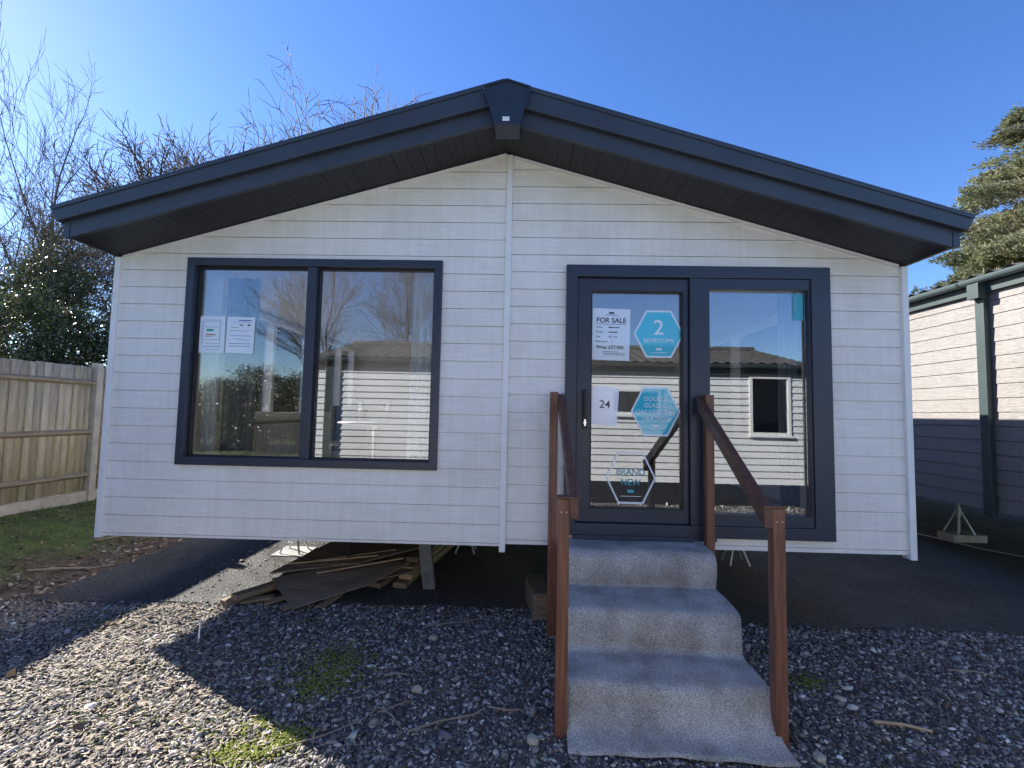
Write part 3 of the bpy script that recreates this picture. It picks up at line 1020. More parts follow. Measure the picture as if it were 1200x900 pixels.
for (y0, y1, z) in ((-0.30, -0.04, 0.668), (-0.67, -0.36, 0.432), (-1.02, -0.735, 0.203)):
    MB().box(0.47 + ox, 1.455 + ox, y0 + oy, y1 + oy, z - 0.04, z - 0.001).build("tread", M_STAIN, steps)
for x in (0.475, 1.385):
    st = MB()
    st.add([(x + dx + ox, y + oy, z) for dx in (0, .03) for y, z in ((-0.05, 0.60), (-0.28, 0.60), (-0.285, 0.40), (-0.70, 0.40), (-0.70, 0.172), (-1.05, 0.172), (-1.05, 0.0), (-0.05, 0.0))],
           [tuple(range(8)), tuple(range(15, 7, -1))] + [(k, k + 8, (k + 1) % 8 + 8, (k + 1) % 8) for k in range(8)])
    st.build("stringer", M_STAIN, steps)
PW = 0.060
posts = {"LB": (0.377, -0.115, 1.665), "LF": (0.366, -1.135, 1.085), "RB": (1.509, -0.125, 1.665), "RF": (1.447, -1.140, 1.065)}
for k, (x, y, z) in posts.items():
    po = MB().box(x + ox, x + PW + ox, y + oy, y + PW + oy, 0.0, z + 0.085 + (0.018 if k[1] == "B" else 0.0))
    po.build("post", M_STAIN, steps, bevel=0.004)
for a, b in (("LB", "LF"), ("RB", "RF")):
    xa, ya, za = posts[a]; xb, yb, zb_ = posts[b]
    rx0, rx1 = (PW + .001, PW + .046) if a[0] == "L" else (-.046, -.001)
    cs = [(xa, ya + PW, za - 0.005), (xb, yb - 0.004, zb_ - 0.012)]
    dz = 0.098
    vs = []
    for (x, y, z) in cs:
        vs += [(x + rx0 + ox, y + oy, z), (x + rx1 + ox, y + oy, z), (x + rx1 + ox, y + oy, z + dz), (x + rx0 + ox, y + oy, z + dz)]
    rl = MB().add(vs, [(0, 1, 2, 3), (7, 6, 5, 4), (0, 4, 5, 1), (1, 5, 6, 2), (2, 6, 7, 3), (3, 7, 4, 0)])
    hr = rl.build("handrail", M_STAINR, steps, bevel=0.004)
    q0, q1 = min(rx0, 0), max(rx1, PW)
    MB().box(xb + q0 - .004 + ox, xb + q1 + .004 + ox, yb - .008 + oy, yb + PW + .004 + oy, zb_ + .0875, zb_ + .099).build("post_cap", M_STAINR, steps, bevel=0.003)
    for dx in (0.018, 0.044):
        MB().tube([(xb + dx + ox, yb + 0.0005 + oy, zb_ + 0.02), (xb + dx + ox, yb - 0.0025 + oy, zb_ + 0.02)], 0.0035, 10).build("screw", M_METAL, hr)

# ------------------------------------------------------------------ supports and clutter under the lodge
def jack(loc, label, s=1.0, group="axle stands under the lodges"):
    o = thing("axle_stand", label, "axle stand", loc, group=group)
    hgt = 0.545
    MB().tube([(0, 0, .26), (0, 0, hgt - .012)], 0.014).build("screw", M_METAL, o)
    MB().box(-.05, .05, -.05, .05, hgt - .012, hgt - .001).build("head_plate", M_METAL, o)
    c = MB().tube([(0, 0, .22), (0, 0, .34)], 0.026)
    c.build("collar", M_METAL, o)
    for k in range(4):
        a = math.pi / 4 + k * math.pi / 2
        MB().tube([(.02 * math.cos(a), .02 * math.sin(a), .30), (.15 * math.cos(a), .15 * math.sin(a), 0.004)], 0.011).build("leg", M_METAL, o)
    return o


j0 = jack((-2.35, 1.70, 0.02), "galvanised axle stand on a white board under the left of the lodge")
tag(MB().box(-2.53, -2.17, 1.53, 1.88, 0.0085, 0.0195).build("base_board", M_WHITE), "white board under the axle stand in the sunlit strip", "board")
for loc, lab in (((2.55, 1.75, 0.008), "galvanised axle stand behind the right handrail of the steps"),
                 ((-0.45, 1.9, 0.008), "galvanised axle stand in the dark behind the splayed leg"),
                 ((6.15, 3.05, 0.108), "galvanised axle stand on a timber block under the neighbouring lodge")):
    c_ = copy_tree(j0); c_.location = loc; c_["label"] = lab
blk = MB().box(-.22, .22, -.13, .13, 0, .099).build("timber_block", M_CONC, None, bevel=0.006, loc=(6.18, 3.05, 0.0085))
tag(blk, "pale block under the axle stand of the neighbouring lodge", "block")
blk = MB().box(-.045, .10, -.22, .22, 0, .20).build("timber_block", M_TIMBER, None, bevel=0.006, loc=(0.30, 0.38, 0.0085))
blk.rotation_euler = (0, 0, R(8))
tag(blk, "weathered timber block standing left of the carpeted steps", "block")
pl = thing("support_leg", "splayed grey corner steady leg under the middle of the lodge", "support leg", (-0.66, 0.76, 0.008))
M_DULL = mat("dull_steel", (0.16, 0.165, 0.17), 0.6, metal=0.3, var=0.3, nscale=12)
MB().add([(x + dx, y, z) for z, dx in ((0.0, 0.02), (0.535, -0.05)) for x, y in ((-.055, -.03), (.055, -.03), (.055, .03), (-.055, .03))],
         [(0, 1, 2, 3), (7, 6, 5, 4), (0, 4, 5, 1), (1, 5, 6, 2), (2, 6, 7, 3), (3, 7, 4, 0)]).build("leg", M_DULL, pl, bevel=0.004)
for s in (-1, 1):
    MB().tube([(s * .05, .0, .36), (s * .19, .02, .535)], 0.012).build("brace", M_DULL, pl)

def slab(name, material, L, W, T, loc, rz, rx=0.0, ry=0.0, label="", cat="plank", group=None):
    o = MB().box(-L / 2, L / 2, -W / 2, W / 2, -T / 2, T / 2).build(name, material, None, bevel=min(0.003, T * .2))
    o.location = loc
    o.rotation_euler = (rx, ry, rz)
    return tag(o, label, cat, group)


GP = "sheets in the scrap wood pile"
def sheet_poly(pts, T, label):
    c = Vector((sum(p[0] for p in pts) / len(pts), sum(p[1] for p in pts) / len(pts), sum(p[2] for p in pts) / len(pts)))
    n_ = len(pts)
    vs = [tuple(Vector(p) - c) for p in pts] + [(p[0] - c.x, p[1] - c.y, p[2] - c.z - T) for p in pts]
    fs = [tuple(range(n_)), tuple(range(2 * n_ - 1, n_ - 1, -1))] + [(i, i + n_, (i + 1) % n_ + n_, (i + 1) % n_) for i in range(n_)]
    return tag(MB().add(vs, fs).build("plywood_sheet", M_PLY, None, loc=tuple(c)), label, "plywood sheet", GP)


sheet_poly([(-2.02, 0.58, .165), (-1.80, 1.35, .23), (-1.05, 1.75, .27), (-0.82, 1.25, .235), (-1.30, 0.82, .20)], .012, "large weathered plywood sheet, topmost, with its tip over the sunlit strip")
sheet_poly([(-1.98, 0.55, .130), (-1.60, 0.16, .045), (-1.12, 0.52, .115), (-0.86, 0.88, .19), (-1.35, 0.95, .172)], .010, "weathered plywood sheet sagging at the front of the wood pile")
sheet_poly([(-1.62, 1.20, .135), (-1.20, 0.60, .100), (-0.82, 0.80, .135), (-0.70, 1.60, .19), (-1.3, 1.9, .19)], .010, "weathered plywood sheet low on the right of the wood pile")
GL = "laths on the scrap wood pile"
for k, (a, b, lab) in enumerate((((-1.96, 0.77, .185), (-1.18, 0.96, .225), "long thin lath nearest the sunlit tip of the plywood"),
                                 ((-1.90, 0.74, .175), (-1.28, 0.80, .20), "short thin lath crossing the tip of the plywood"),
                                 ((-1.62, 0.62, .160), (-0.92, 0.90, .225), "thin lath slanting up to the right over the wood pile"),
                                 ((-1.75, 0.80, .205), (-1.05, 1.10, .245), "thin lath lying along the middle of the wood pile"),
                                 ((-1.40, 0.80, .235), (-1.62, 1.35, .26), "thin lath pointing to the back of the wood pile"))):
    a, b = Vector(a), Vector(b); d = b - a
    slab("lath", M_RAW if k in (0, 2) else M_TIMBER, d.length, 0.022, 0.012, (a + b) / 2, math.atan2(d.y, d.x), 0, -math.asin(d.z / d.length), lab, "lath", GL)
GT = "timbers in the scrap wood pile"
for k, (x, y, z, L, rz, mt, lab) in enumerate((
        (-0.76, 1.60, 0.030, 1.75, 80, M_TIMBER, "long timber plank, lowest of the stack near the splayed leg"),
        (-0.72, 1.66, 0.078, 1.70, 79, M_RAW, "long timber plank, second up in the stack near the splayed leg"),
        (-0.73, 1.72, 0.126, 1.70, 80, M_RAW, "long timber plank, third up in the stack near the splayed leg"),
        (-0.70, 1.80, 0.174, 1.60, 78, M_TIMBER, "long timber plank, topmost of the stack near the splayed leg"),
        (-0.93, 1.45, 0.030, 1.50, 74, M_TIMBER, "timber plank left of the stack near the splayed leg"),
        (-1.92, 0.80, 0.030, 1.25, 63, M_TIMBER, "timber plank with a sunlit edge on the left of the pile"),
        (-1.83, 0.78, 0.072, 1.20, 60, M_TIMBER, "timber plank under the left end of the plywood sheets"),
        (-1.50, 1.25, 0.030, 1.10, 50, M_TIMBER, "timber plank buried under the middle of the plywood sheets"),
        (-1.10, 1.20, 0.075, 1.10, 62, M_TIMBER, "timber plank propping up the right of the plywood sheets"))):
    slab("timber_plank", mt, L, 0.125 if k < 5 else 0.09, 0.044, (x, y, z), R(rz), 0, 0, lab, "plank", GT)
GO = "offcuts before the scrap wood pile"
for k, (x, y, rz, lab) in enumerate(((-1.80, 0.36, 35, "short flat offcut beside the sunlit plank end"), (-1.62, 0.28, 48, "short flat offcut, middle one before the wood pile"),
                                     (-1.38, 0.36, 70, "short flat offcut on the right before the wood pile"), (-1.98, 0.33, 12, "short flat offcut tucked against the front plywood sheet"))):
    slab("offcut", M_TIMBER, 0.24, 0.055, 0.02, (x, y, 0.035), R(rz), R(8), R(-6), lab, "offcut", GO)


# ------------------------------------------------------------------ neighbouring lodges
def tiled_lodge(name, label, loc, rz, L, W, z0, z1, pitch, siding_m, windows=(), pipes=(), lip=0.012, fascia=0.14):
    """local frame: long wall on y=0 facing -y, x from 0 to L"""
    o = thing(name, label, "lodge", loc, rz)
    holes = [(a + .02, b - .02, c + .02, d - .02) for (a, b, c, d) in windows]
    bm_obj("front_wall", siding(0, L, z0, z1, pitch, holes, lip=lip, step=lip * 0.9, groove=0.006), siding_m, o)
    inn = MB().prism([(0, 0), (0, 0), (0, 0)], 0, 0) if False else MB()
    # core behind the boards with openings
    xs = sorted([0.01] + [h for w_ in holes for h in (w_[0], w_[1])] + [L - 0.01])
    for p, q in zip(xs[:-1], xs[1:]):
        hole = [h for h in holes if h[0] <= p + 1e-6 and h[1] >= q - 1e-6]
        if hole:
            inn.box(p, q, 0.014, 0.06, z0 + .01, hole[0][2]).box(p, q, 0.006, 0.06, hole[0][3], z1)
        else:
            inn.box(p, q, 0.014, 0.06, z0 + .01, z1)
    inn.build("inner_wall", M_DARKIN, o)
    rise = 0.26 * (W / 2)
    for x in (0.0, L):
        bmg = siding(0, W, z0, z1 + rise, pitch, clips=[((0, 0, z1), (-0.26, 0, 1)), ((W, 0, z1), (0.26, 0, 1))])
        if x == 0:
            Mx = Matrix(((0, 1, 0, 0), (1, 0, 0, 0), (0, 0, 1, 0), (0, 0, 0, 1)))
        else:
            Mx = Matrix(((0, -1, 0, L), (1, 0, 0, 0), (0, 0, 1, 0), (0, 0, 0, 1)))
        bm_obj("gable_wall", bmg, siding_m, o, Mx)
    bm_obj("rear_wall", siding(0, L, z0, z1, pitch), siding_m, o, Matrix(((-1, 0, 0, L), (0, -1, 0, W), (0, 0, 1, 0), (0, 0, 0, 1))))
    MB().box(0.02, L - 0.02, 0.07, W - 0.05, z0 + 0.02, z0 + 0.10).build("deck", M_BLACK, o)
    MB().box(0.02, L - 0.02, 0.9, 0.95, z0 + 0.11, z1).build("partition", M_INWALL, o)
    # wavy metal tile roof: front and back slopes
    nxw = int(L / 0.022)
    ns = 8
    for side in (0, 1):
        V, F = [], []
        rows = []
        for j in range(ns):          # each tile course steps down
            t0, t1 = j / ns, (j + 1) / ns
            rows += [(t0, 0.024), (t1 - 1e-3, 0.0)]
        for (t, lift) in rows:
            yv = -0.13 + (W / 2 + 0.13) * t
            zv = z1 - 0.034 + 0.26 * (yv + 0.13) + 0.05 + lift
            for k in range(nxw + 1):
                x = -0.06 + (L + 0.12) * k / nxw
                c = 0.5 + 0.5 * math.cos(2 * math.pi * x / 0.20)
                V.append((x, yv if side == 0 else W - yv, zv + 0.028 * c ** 1.5))
        for r_ in range(len(rows) - 1):
            for k in range(nxw):
                q = r_ * (nxw + 1) + k
                F.append((q, q + 1, q + nxw + 2, q + nxw + 1))
        npmesh("roof", np.array(V), np.array(F), M_TILE, o, smooth=False)
    MB().tube([(-0.06, W / 2, z1 + .05 + 0.26 * (W / 2 + .1)), (L + 0.06, W / 2, z1 + .05 + 0.26 * (W / 2 + .1))], 0.075, 10).build("ridge", M_TILE, o)
    MB().box(-0.02, L + 0.02, -0.055, -0.03, z1 - fascia, z1 + 0.05).build("fascia", M_GREEN, o)
    MB().box(-0.02, L + 0.02, -0.029, 0.006, z1 - 0.02, z1 + 0.0).build("soffit", M_GREEN, o)
    # half-round gutter
    gp = [(-0.115 + 0.055 * math.cos(math.pi + k * math.pi / 8), z1 + 0.025 + 0.06 * math.sin(math.pi + k * math.pi / 8)) for k in range(9)]
    gp += [(-0.115 + 0.048 * math.cos(math.pi + k * math.pi / 8), z1 + 0.026 + 0.052 * math.sin(math.pi + k * math.pi / 8)) for k in range(8, -1, -1)]
    gt = MB(); n = len(gp)
    for xv in (-0.05, L + 0.05):
        gt.v += [(xv, y, z) for y, z in gp]
    gt.f += [(k, (k + 1) % n, (k + 1) % n + n, k + n) for k in range(n)]
    gt.f += [(k, k + 1, n - 2 - k, n - 1 - k) for k in range(8)]
    gt.f += [(n + k, n + k + 1, n + n - 2 - k, n + n - 1 - k) for k in range(8)]
    gu = gt.build("gutter", M_GUT, o)
    x = 0.7
    cl = MB()
    while x < L:
        pts = [(x, -0.115 + 0.061 * math.cos(math.pi + k * math.pi / 10), z1 + 0.027 + 0.066 * math.sin(math.pi + k * math.pi / 10)) for k in range(11)]
        pts2 = [(p[0] + 0.03, p[1], p[2]) for p in pts]
        cl.add(pts + pts2, [(k, k + 1, k + 12, k + 11) for k in range(10)])
        x += 0.95
    cl.build("clip", M_GREEN, gu)
    for (x, top, wd) in pipes:
        p = MB()
        p.box(x - wd, x + wd, -0.075, -0.0125, z0 - 0.05, z1 - fascia - 0.001)
        dp = p.build("downpipe", M_GREEN, o, bevel=0.01)
        if top:
            MB().box(x - .055, x + .075, -0.150, -0.057, z1 - 0.20, z1 - 0.035).build("hopper", M_GREEN, dp, bevel=0.006)
    for (a, b, c, d) in windows:
        wfm = MB().frame(a, b, c, d, .055, .055, .055, .055, -0.035, 0.03).build("window", M_WHITE, o, bevel=0.005)
        MB().box(a + .056, b - .056, 0.0, 0.005, c + .056, d - .056).build("pane", M_GLASS2, wfm)
        MB().box(a - 0.02, b + 0.02, -0.06, -0.036, c - 0.03, c + 0.005).build("sill", M_WHITE, wfm)
    return o


nb = tiled_lodge("neighbouring_lodge", "weathered pale lodge with green downpipe on the right, half in sunlight", (5.2, 11.0, 0), R(-90), 12.2, 3.9,
                 0.67, 3.15, 0.150, M_SIDING2, windows=(), pipes=((9.42, True, 0.05), (2.0, True, 0.05)), lip=0.010, fascia=0.13)
ml = tiled_lodge("facing_lodge", "white lodge with tiled roof seen mirrored in the door glass", (5.15, -4.72, 0), R(180), 8.75, 3.9,
                 0.45, 2.52, 0.115, M_SIDING3, windows=((0.26, 0.98, 1.31, 2.36), (2.52, 3.41, 1.62, 2.09)), pipes=((8.45, False, 0.10), (4.27, False, 0.035)), lip=0.022, fascia=0.16)
bpy.context.view_layer.update()
cb = MB().tube([(5.25, 5.0, .02), (5.4, 4.3, .02), (5.75, 3.6, .02), (6.0, 2.6, .02), (6.6, 1.6, .02), (7.5, 0.9, .02)], 0.008, 6).build("cable", M_METAL)
tag(cb, "thin pale cable lying on the tarmac beneath the neighbouring lodge", "cable")

# ------------------------------------------------------------------ fence
fence = thing("close_board_fence", "weathered close board timber fence with concrete posts on the grass bank", "fence", (-6.0, 0, 0))
FX = 0.0
ZB, ZT = 0.24, 2.14
posts_y = [-3.0, 0.0, 3.02, 6.02, 8.8, 11.8, 14.8]
for y in posts_y:
    MB().box(-0.055, 0.055, y - 0.05, y + 0.05, 0.1, ZT + 0.06).build("post", M_CONC, fence, bevel=0.012)
for y0, y1 in zip(posts_y[:-1], posts_y[1:]):
    MB().box(-0.02, 0.03, y0 + 0.052, y1 - 0.052, 0.12, ZB + 0.15).build("gravel_board", M_CONC, fence, bevel=0.006)
    V, F, T = [], [], []
    y = y0 + 0.035
    while y < y1 - 0.042:
        wv = 0.110 + rnd.uniform(-.003, .003)
        gap = rnd.uniform(-0.014, -0.009)
        ye = min(y + wv, y1 - 0.03)
        ht = ZT + rnd.uniform(-.008, .008); lean = rnd.uniform(-.007, .007)
        x0 = rnd.uniform(-0.022, -0.012)
        q = len(V)
        nar = rnd.uniform(.022, .028) if (abs(y0) < .1 and rnd.random() < .22) else 0.0
        zb0 = ZB + 0.152
        segs = [(zb0, ht, nar)]
        sh = rnd.uniform(.72, 1.15)
        tint_ = (sh, sh * rnd.uniform(.95, 1.02), sh * rnd.uniform(.85, 1.0))
        for (za_, zc_, na_) in segs:
            q = len(V)
            fa, fc = (za_ - zb0) / (ht - zb0), (zc_ - zb0) / (ht - zb0)
            for (yy, zz, dx) in ((y + lean * fa, za_, 0), (ye - na_ + lean * fa, za_, 0), (ye + lean * fc, zc_, 0), (y + lean * fc, zc_, 0)):
                V += [(x0 + (0.008 if yy < (y + ye) / 2 else 0), yy, zz), (x0 - 0.016, yy, zz)]
            F += [(q, q + 2, q + 4, q + 6), (q + 1, q + 7, q + 5, q + 3), (q, q + 1, q + 3, q + 2), (q + 2, q + 3, q + 5, q + 4), (q + 4, q + 5, q + 7, q + 6), (q + 6, q + 7, q + 1, q)]
            T += [tint_] * 6
        y = ye + gap
    npmesh("board_panel", np.array(V), np.array(F), M_FENCE, fence, tint=np.array(T))
    for z in (0.62, 1.22, 1.92):
        MB().add([(x, yy, zz) for yy in (y0 + .05, y1 - .05) for x, zz in ((-0.003, z - .04), (0.045, z - .012), (0.045, z + .012), (-0.003, z + .04))],
                 [(0, 1, 2, 3), (7, 6, 5, 4), (0, 4, 5, 1), (1, 5, 6, 2), (2, 6, 7, 3), (3, 7, 4, 0)]).build("rail", M_RAILF, fence)


# ------------------------------------------------------------------ gravel, moss, twigs, litter, grass
def ico():
    t = (1 + 5 ** .5) / 2
    v = np.array([(-1, t, 0), (1, t, 0), (-1, -t, 0), (1, -t, 0), (0, -1, t), (0, 1, t), (0, -1, -t), (0, 1, -t), (t, 0, -1), (t, 0, 1), (-t, 0, -1), (-t, 0, 1)], float)
    v /= np.linalg.norm(v[0])
    f = np.array([(0, 11, 5), (0, 5, 1), (0, 1, 7), (0, 7, 10), (0, 10, 11), (1, 5, 9), (5, 11, 4), (11, 10, 2), (10, 7, 6), (7, 1, 8),
                  (3, 9, 4), (3, 4, 2), (3, 2, 6), (3, 6, 8), (3, 8, 9), (4, 9, 5), (2, 4, 11), (6, 2, 10), (8, 6, 7), (9, 8, 1)])
    return v, f


def rotm(n, tilt=1.0):
    a = nr.uniform(0, 2 * np.pi, n); b = nr.normal(0, 0.45 * tilt, n); c = nr.normal(0, 0.45 * tilt, n)
    ca, sa, cb_, sb, cc, sc_ = np.cos(a), np.sin(a), np.cos(b), np.sin(b), np.cos(c), np.sin(c)
    Z = np.zeros(n); O = np.ones(n)
    Rz = np.stack([ca, -sa, Z, sa, ca, Z, Z, Z, O], -1).reshape(n, 3, 3)
    Rx = np.stack([O, Z, Z, Z, cb_, -sb, Z, sb, cb_], -1).reshape(n, 3, 3)
    Ry = np.stack([cc, Z, sc_, Z, O, Z, -sc_, Z, cc], -1).reshape(n, 3, 3)
    return Rz @ Rx @ Ry


def scatter_stones(name, X, Y, size, tint, sink=0.25):
    n = len(X)
    bv, bf = ico()
    jit = 1 + nr.normal(0, 0.17, (n, 12, 1))
    sc_ = np.stack([nr.uniform(.8, 1.5, n), nr.uniform(.55, 1.0, n), nr.uniform(.30, .6, n)], -1) * size[:, None]
    V = bv[None] * jit * sc_[:, None, :]
    V = np.einsum('nij,nkj->nki', rotm(n), V)
    V += np.stack([X, Y, gh(X, Y) + size * sink], -1)[:, None, :]
    F = (bf[None] + (np.arange(n) * 12)[:, None, None]).reshape(-1, 3)
    return npmesh(name, V.reshape(-1, 3), F, M_STONE, tint=np.repeat(tint, 20, 0))


def stone_tint(n):
    s = np.exp(nr.normal(-1.76, 0.66, n))[:, None]
    t = s * np.array([1.0, 0.94, 0.885]) * (1 + nr.normal(0, .05, (n, 3)))
    pale = nr.random(n) < 0.05
    t[pale] = nr.uniform(.35, .6, (pale.sum(), 1)) * np.array([1, .96, .88])
    brown = nr.random(n) < 0.05
    t[brown] = nr.uniform(.08, .18, (brown.sum(), 1)) * np.array([1, .78, .58])
    return np.clip(t, .01, .8)


def pad_front(X):
    return 0.24 + 0.16 * sm((X + 3.8) / 3.5) - 0.19 * sm((X - 0.4) / 1.6)


N = 135000
X = nr.uniform(-4.4, 5.4, N); Y = -2.75 + (3.15) * nr.random(N) ** 0.85
keep = (Y < pad_front(X) + nr.normal(0, .05, N)) & ((X > -3.95 + nr.normal(0, .25, N)) | (Y < -0.2 + nr.normal(0, .3, N)))
X, Y = X[keep], Y[keep]
size = np.clip(np.exp(nr.normal(-4.80, 0.40, len(X))), .004, .032)
st = scatter_stones("gravel", X, Y, size, stone_tint(len(X)))
tag(st, kind="stuff")
# a few chips kicked onto the tarmac
N = 4200
X = nr.uniform(-3.7, 6.5, N); Y = 0.2 + np.abs(nr.normal(0, .55, N))
st = scatter_stones("loose_chips_and_sun_tone", X, Y, np.exp(nr.normal(-5.45, .4, N)), stone_tint(N))
tag(st, kind="stuff")
# pale grit kept to the sunlit strip, painting the sun patch brighter
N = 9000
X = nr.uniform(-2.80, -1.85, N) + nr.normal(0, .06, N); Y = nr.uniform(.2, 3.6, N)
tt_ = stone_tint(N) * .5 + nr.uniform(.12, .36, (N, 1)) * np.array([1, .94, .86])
st = scatter_stones("loose_chips_and_sun_tone", X, Y, np.exp(nr.normal(-5.15, .35, N)), tt_, sink=1.0)
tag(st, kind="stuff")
# sparser stones behind the camera, mirrored in the glass
N = 9000
X = nr.uniform(-6, 6, N); Y = nr.uniform(-5.6, -2.75, N)
st = scatter_stones("gravel", X, Y, np.exp(nr.normal(-4.0, .3, N)), stone_tint(N) * 1.1)
tag(st, kind="stuff")

# larger pale stones that catch the eye
for (x, y, s, lab) in ((0.256, -1.175, 0.030, "large cream stone lying left of the foot of the steps"),
                       (-0.43, -0.15, 0.026, "pale grey stone in the shaded gravel left of the steps"),
                       (-0.40, -0.78, 0.025, "pale stone in the gravel near the long broken twig"),
                       (1.62, -1.19, 0.028, "brown and white stone right of the foot of the steps"),
                       (2.02, -0.73, 0.022, "flat pale stone in the gravel right of the handrail")):
    bv, bf = ico()
    bm = bmesh.new()
    vs = [bm.verts.new(p) for p in bv]
    for f_ in bf: bm.faces.new([vs[k] for k in f_])
    bmesh.ops.subdivide_edges(bm, edges=bm.edges[:], cuts=1, use_grid_fill=True)
    for v_ in bm.verts:
        v_.co = v_.co.normalized() * (1 + rnd.uniform(-.12, .12))
        v_.co = Vector((v_.co.x * s * 1.3, v_.co.y * s, v_.co.z * s * .75))
    o = bm_obj("pebble", bm, mat("pebble_" + lab.split()[1], (0.42, 0.37, 0.29), 0.7, var=.2, nscale=40))
    o.location = (x, y, float(gh(x, y)) + s * .45); o.rotation_euler = (0.2, 0.1, rnd.uniform(0, 3))
    tag(o, lab, "stone", "pale stones in the gravel")

# moss cushions
cl = [(-0.98, -1.28, .06, 260), (-1.13, -1.34, .06, 260), (-0.93, -1.20, .05, 200), (-1.12, -1.14, .05, 130), (-0.98, -0.80, .10, 260), (-0.95, -0.62, .12, 330), (-1.2, -1.25, .18, 200),
      (-1.02, -0.45, .14, 240), (-2.35, -0.75, .2, 130), (-1.9, -1.1, .2, 150), (-2.9, -0.1, .2, 220), (1.95, -0.55, .07, 130), (-1.0, -0.6, .3, 200)]
X = np.concatenate([nr.normal(x, s, n) for x, y, s, n in cl]); Y = np.concatenate([nr.normal(y, s * .7, n) for x, y, s, n in cl])
n = len(X)
bv, bf = ico()
sz = nr.uniform(.003, .0065, n)
V = bv[None] * (1 + nr.normal(0, .2, (n, 12, 1))) * sz[:, None, None] * np.array([1.3, 1.3, .9])
V += np.stack([X, Y, gh(X, Y) + .012], -1)[:, None]
F = (bf[None] + (np.arange(n) * 12)[:, None, None]).reshape(-1, 3)
t = nr.uniform(.6, 1.3, (n, 1)) * np.array([.21, .235, .035])
tag(npmesh("moss", V.reshape(-1, 3), F, M_MOSS, tint=np.repeat(t, 20, 0)), kind="stuff")


def cards(name, P, D, U, L, W, material, tint, kind=None, parent=None, fold=0.0):
    """diamond shaped leaves: P base points, D unit direction, U unit side"""
    n = len(P)
    L = np.broadcast_to(L, (n,))[:, None]; W = np.broadcast_to(W, (n,))[:, None]
    N_ = np.cross(D, U)
    V = np.stack([P, P + D * L * .5 + U * W * .5 + N_ * L * fold, P + D * L, P + D * L * .5 - U * W * .5 + N_ * L * fold], 1)
    F = np.arange(n * 4).reshape(n, 4)
    o = npmesh(name, V.reshape(-1, 3), F, material, parent, tint=tint)
    if kind: o["kind"] = kind
    return o


def rdir(n, zbias=0.0, zs=1.0):
    d = nr.normal(0, 1, (n, 3)); d[:, 2] = d[:, 2] * zs + zbias
    return d / np.linalg.norm(d, axis=1, keepdims=True)


def perp(D):
    r = nr.normal(0, 1, D.shape)
    u_ = np.cross(D, r)
    return u_ / np.linalg.norm(u_, axis=1, keepdims=True)


# grass on the bank
N = 60000
X = nr.uniform(-8.5, -3.9, N); Y = nr.uniform(-3.5, 9, N)
dens = sm((-4.05 - X) / .7) * (0.45 + 0.55 * (np.sin(2.3 * X + 1.2) * np.sin(1.9 * Y + .4) > -0.45))
k = (nr.random(N) < dens) & ~((X < -5.93) & (X > -6.07))
X, Y = X[k], Y[k]; n = len(X)
P_ = np.stack([X, Y, gh(X, Y) - .003], -1)
D_ = rdir(n, 1.4, .5)
t = nr.uniform(.55, 1.25, (n, 1)) * np.array([.115, .175, .038])
yel = nr.random(n) < .22
t[yel] = nr.uniform(.7, 1.2, (yel.sum(), 1)) * np.array([.30, .27, .08])
cards("grass", P_, D_, perp(D_), nr.uniform(.025, .075, n), .005, M_GRASS, t, "stuff")
# dead leaves on the soil strip and a few on the gravel
N = 2600
X = np.concatenate([nr.normal(-4.0, .38, 1900), nr.uniform(-3.6, -1.5, 350), nr.uniform(-5.8, -4.3, 350)])
Y = np.concatenate([nr.uniform(-2, 5.5, 1900), nr.uniform(-2.2, .2, 350), nr.uniform(-1, 5, 350)])
ok = ~((X > -3.78) & (Y > .25)) & (X < -1.4)
X, Y = X[ok], Y[ok]; n = len(X)
P_ = np.stack([X, Y, gh(X, Y) + .012], -1)
D_ = rdir(n, 0.1, .25)
t = nr.uniform(.5, 1.4, (n, 1)) * np.array([.18, .13, .09])
pale = nr.random(n) < .15
t[pale] = nr.uniform(.7, 1.2, (pale.sum(), 1)) * np.array([.38, .33, .26])
U_ = np.cross(D_, np.array([0, 0, 1.0]) + nr.normal(0, .35, (n, 3))); U_ /= np.linalg.norm(U_, axis=1, keepdims=True)
cards("leaf_litter", P_, D_, U_, nr.uniform(.03, .085, n), nr.uniform(.02, .05, n), M_LITTER, t, "stuff", fold=.12)
# wood splinters and bark shreds among the stones: many thin straws
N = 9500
X = np.concatenate([nr.uniform(-4.2, 5, 1500), nr.normal(-2.0, .7, 8000)]); Y = np.concatenate([nr.uniform(-2.5, .25, 1500), nr.uniform(-2.0, .2, 8000)])  # second batch crowds the sunlit patch, pale straws painting it brighter
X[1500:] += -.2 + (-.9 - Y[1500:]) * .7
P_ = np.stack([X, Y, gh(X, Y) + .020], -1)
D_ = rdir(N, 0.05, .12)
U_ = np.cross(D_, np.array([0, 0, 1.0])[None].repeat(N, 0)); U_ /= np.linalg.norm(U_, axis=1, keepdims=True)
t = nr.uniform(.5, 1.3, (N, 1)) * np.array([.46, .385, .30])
cards("wood_shreds_and_sun_tone", P_, D_, U_, nr.uniform(.012, .055, N), nr.uniform(.004, .010, N), M_LITTER, t, "stuff", fold=.05)

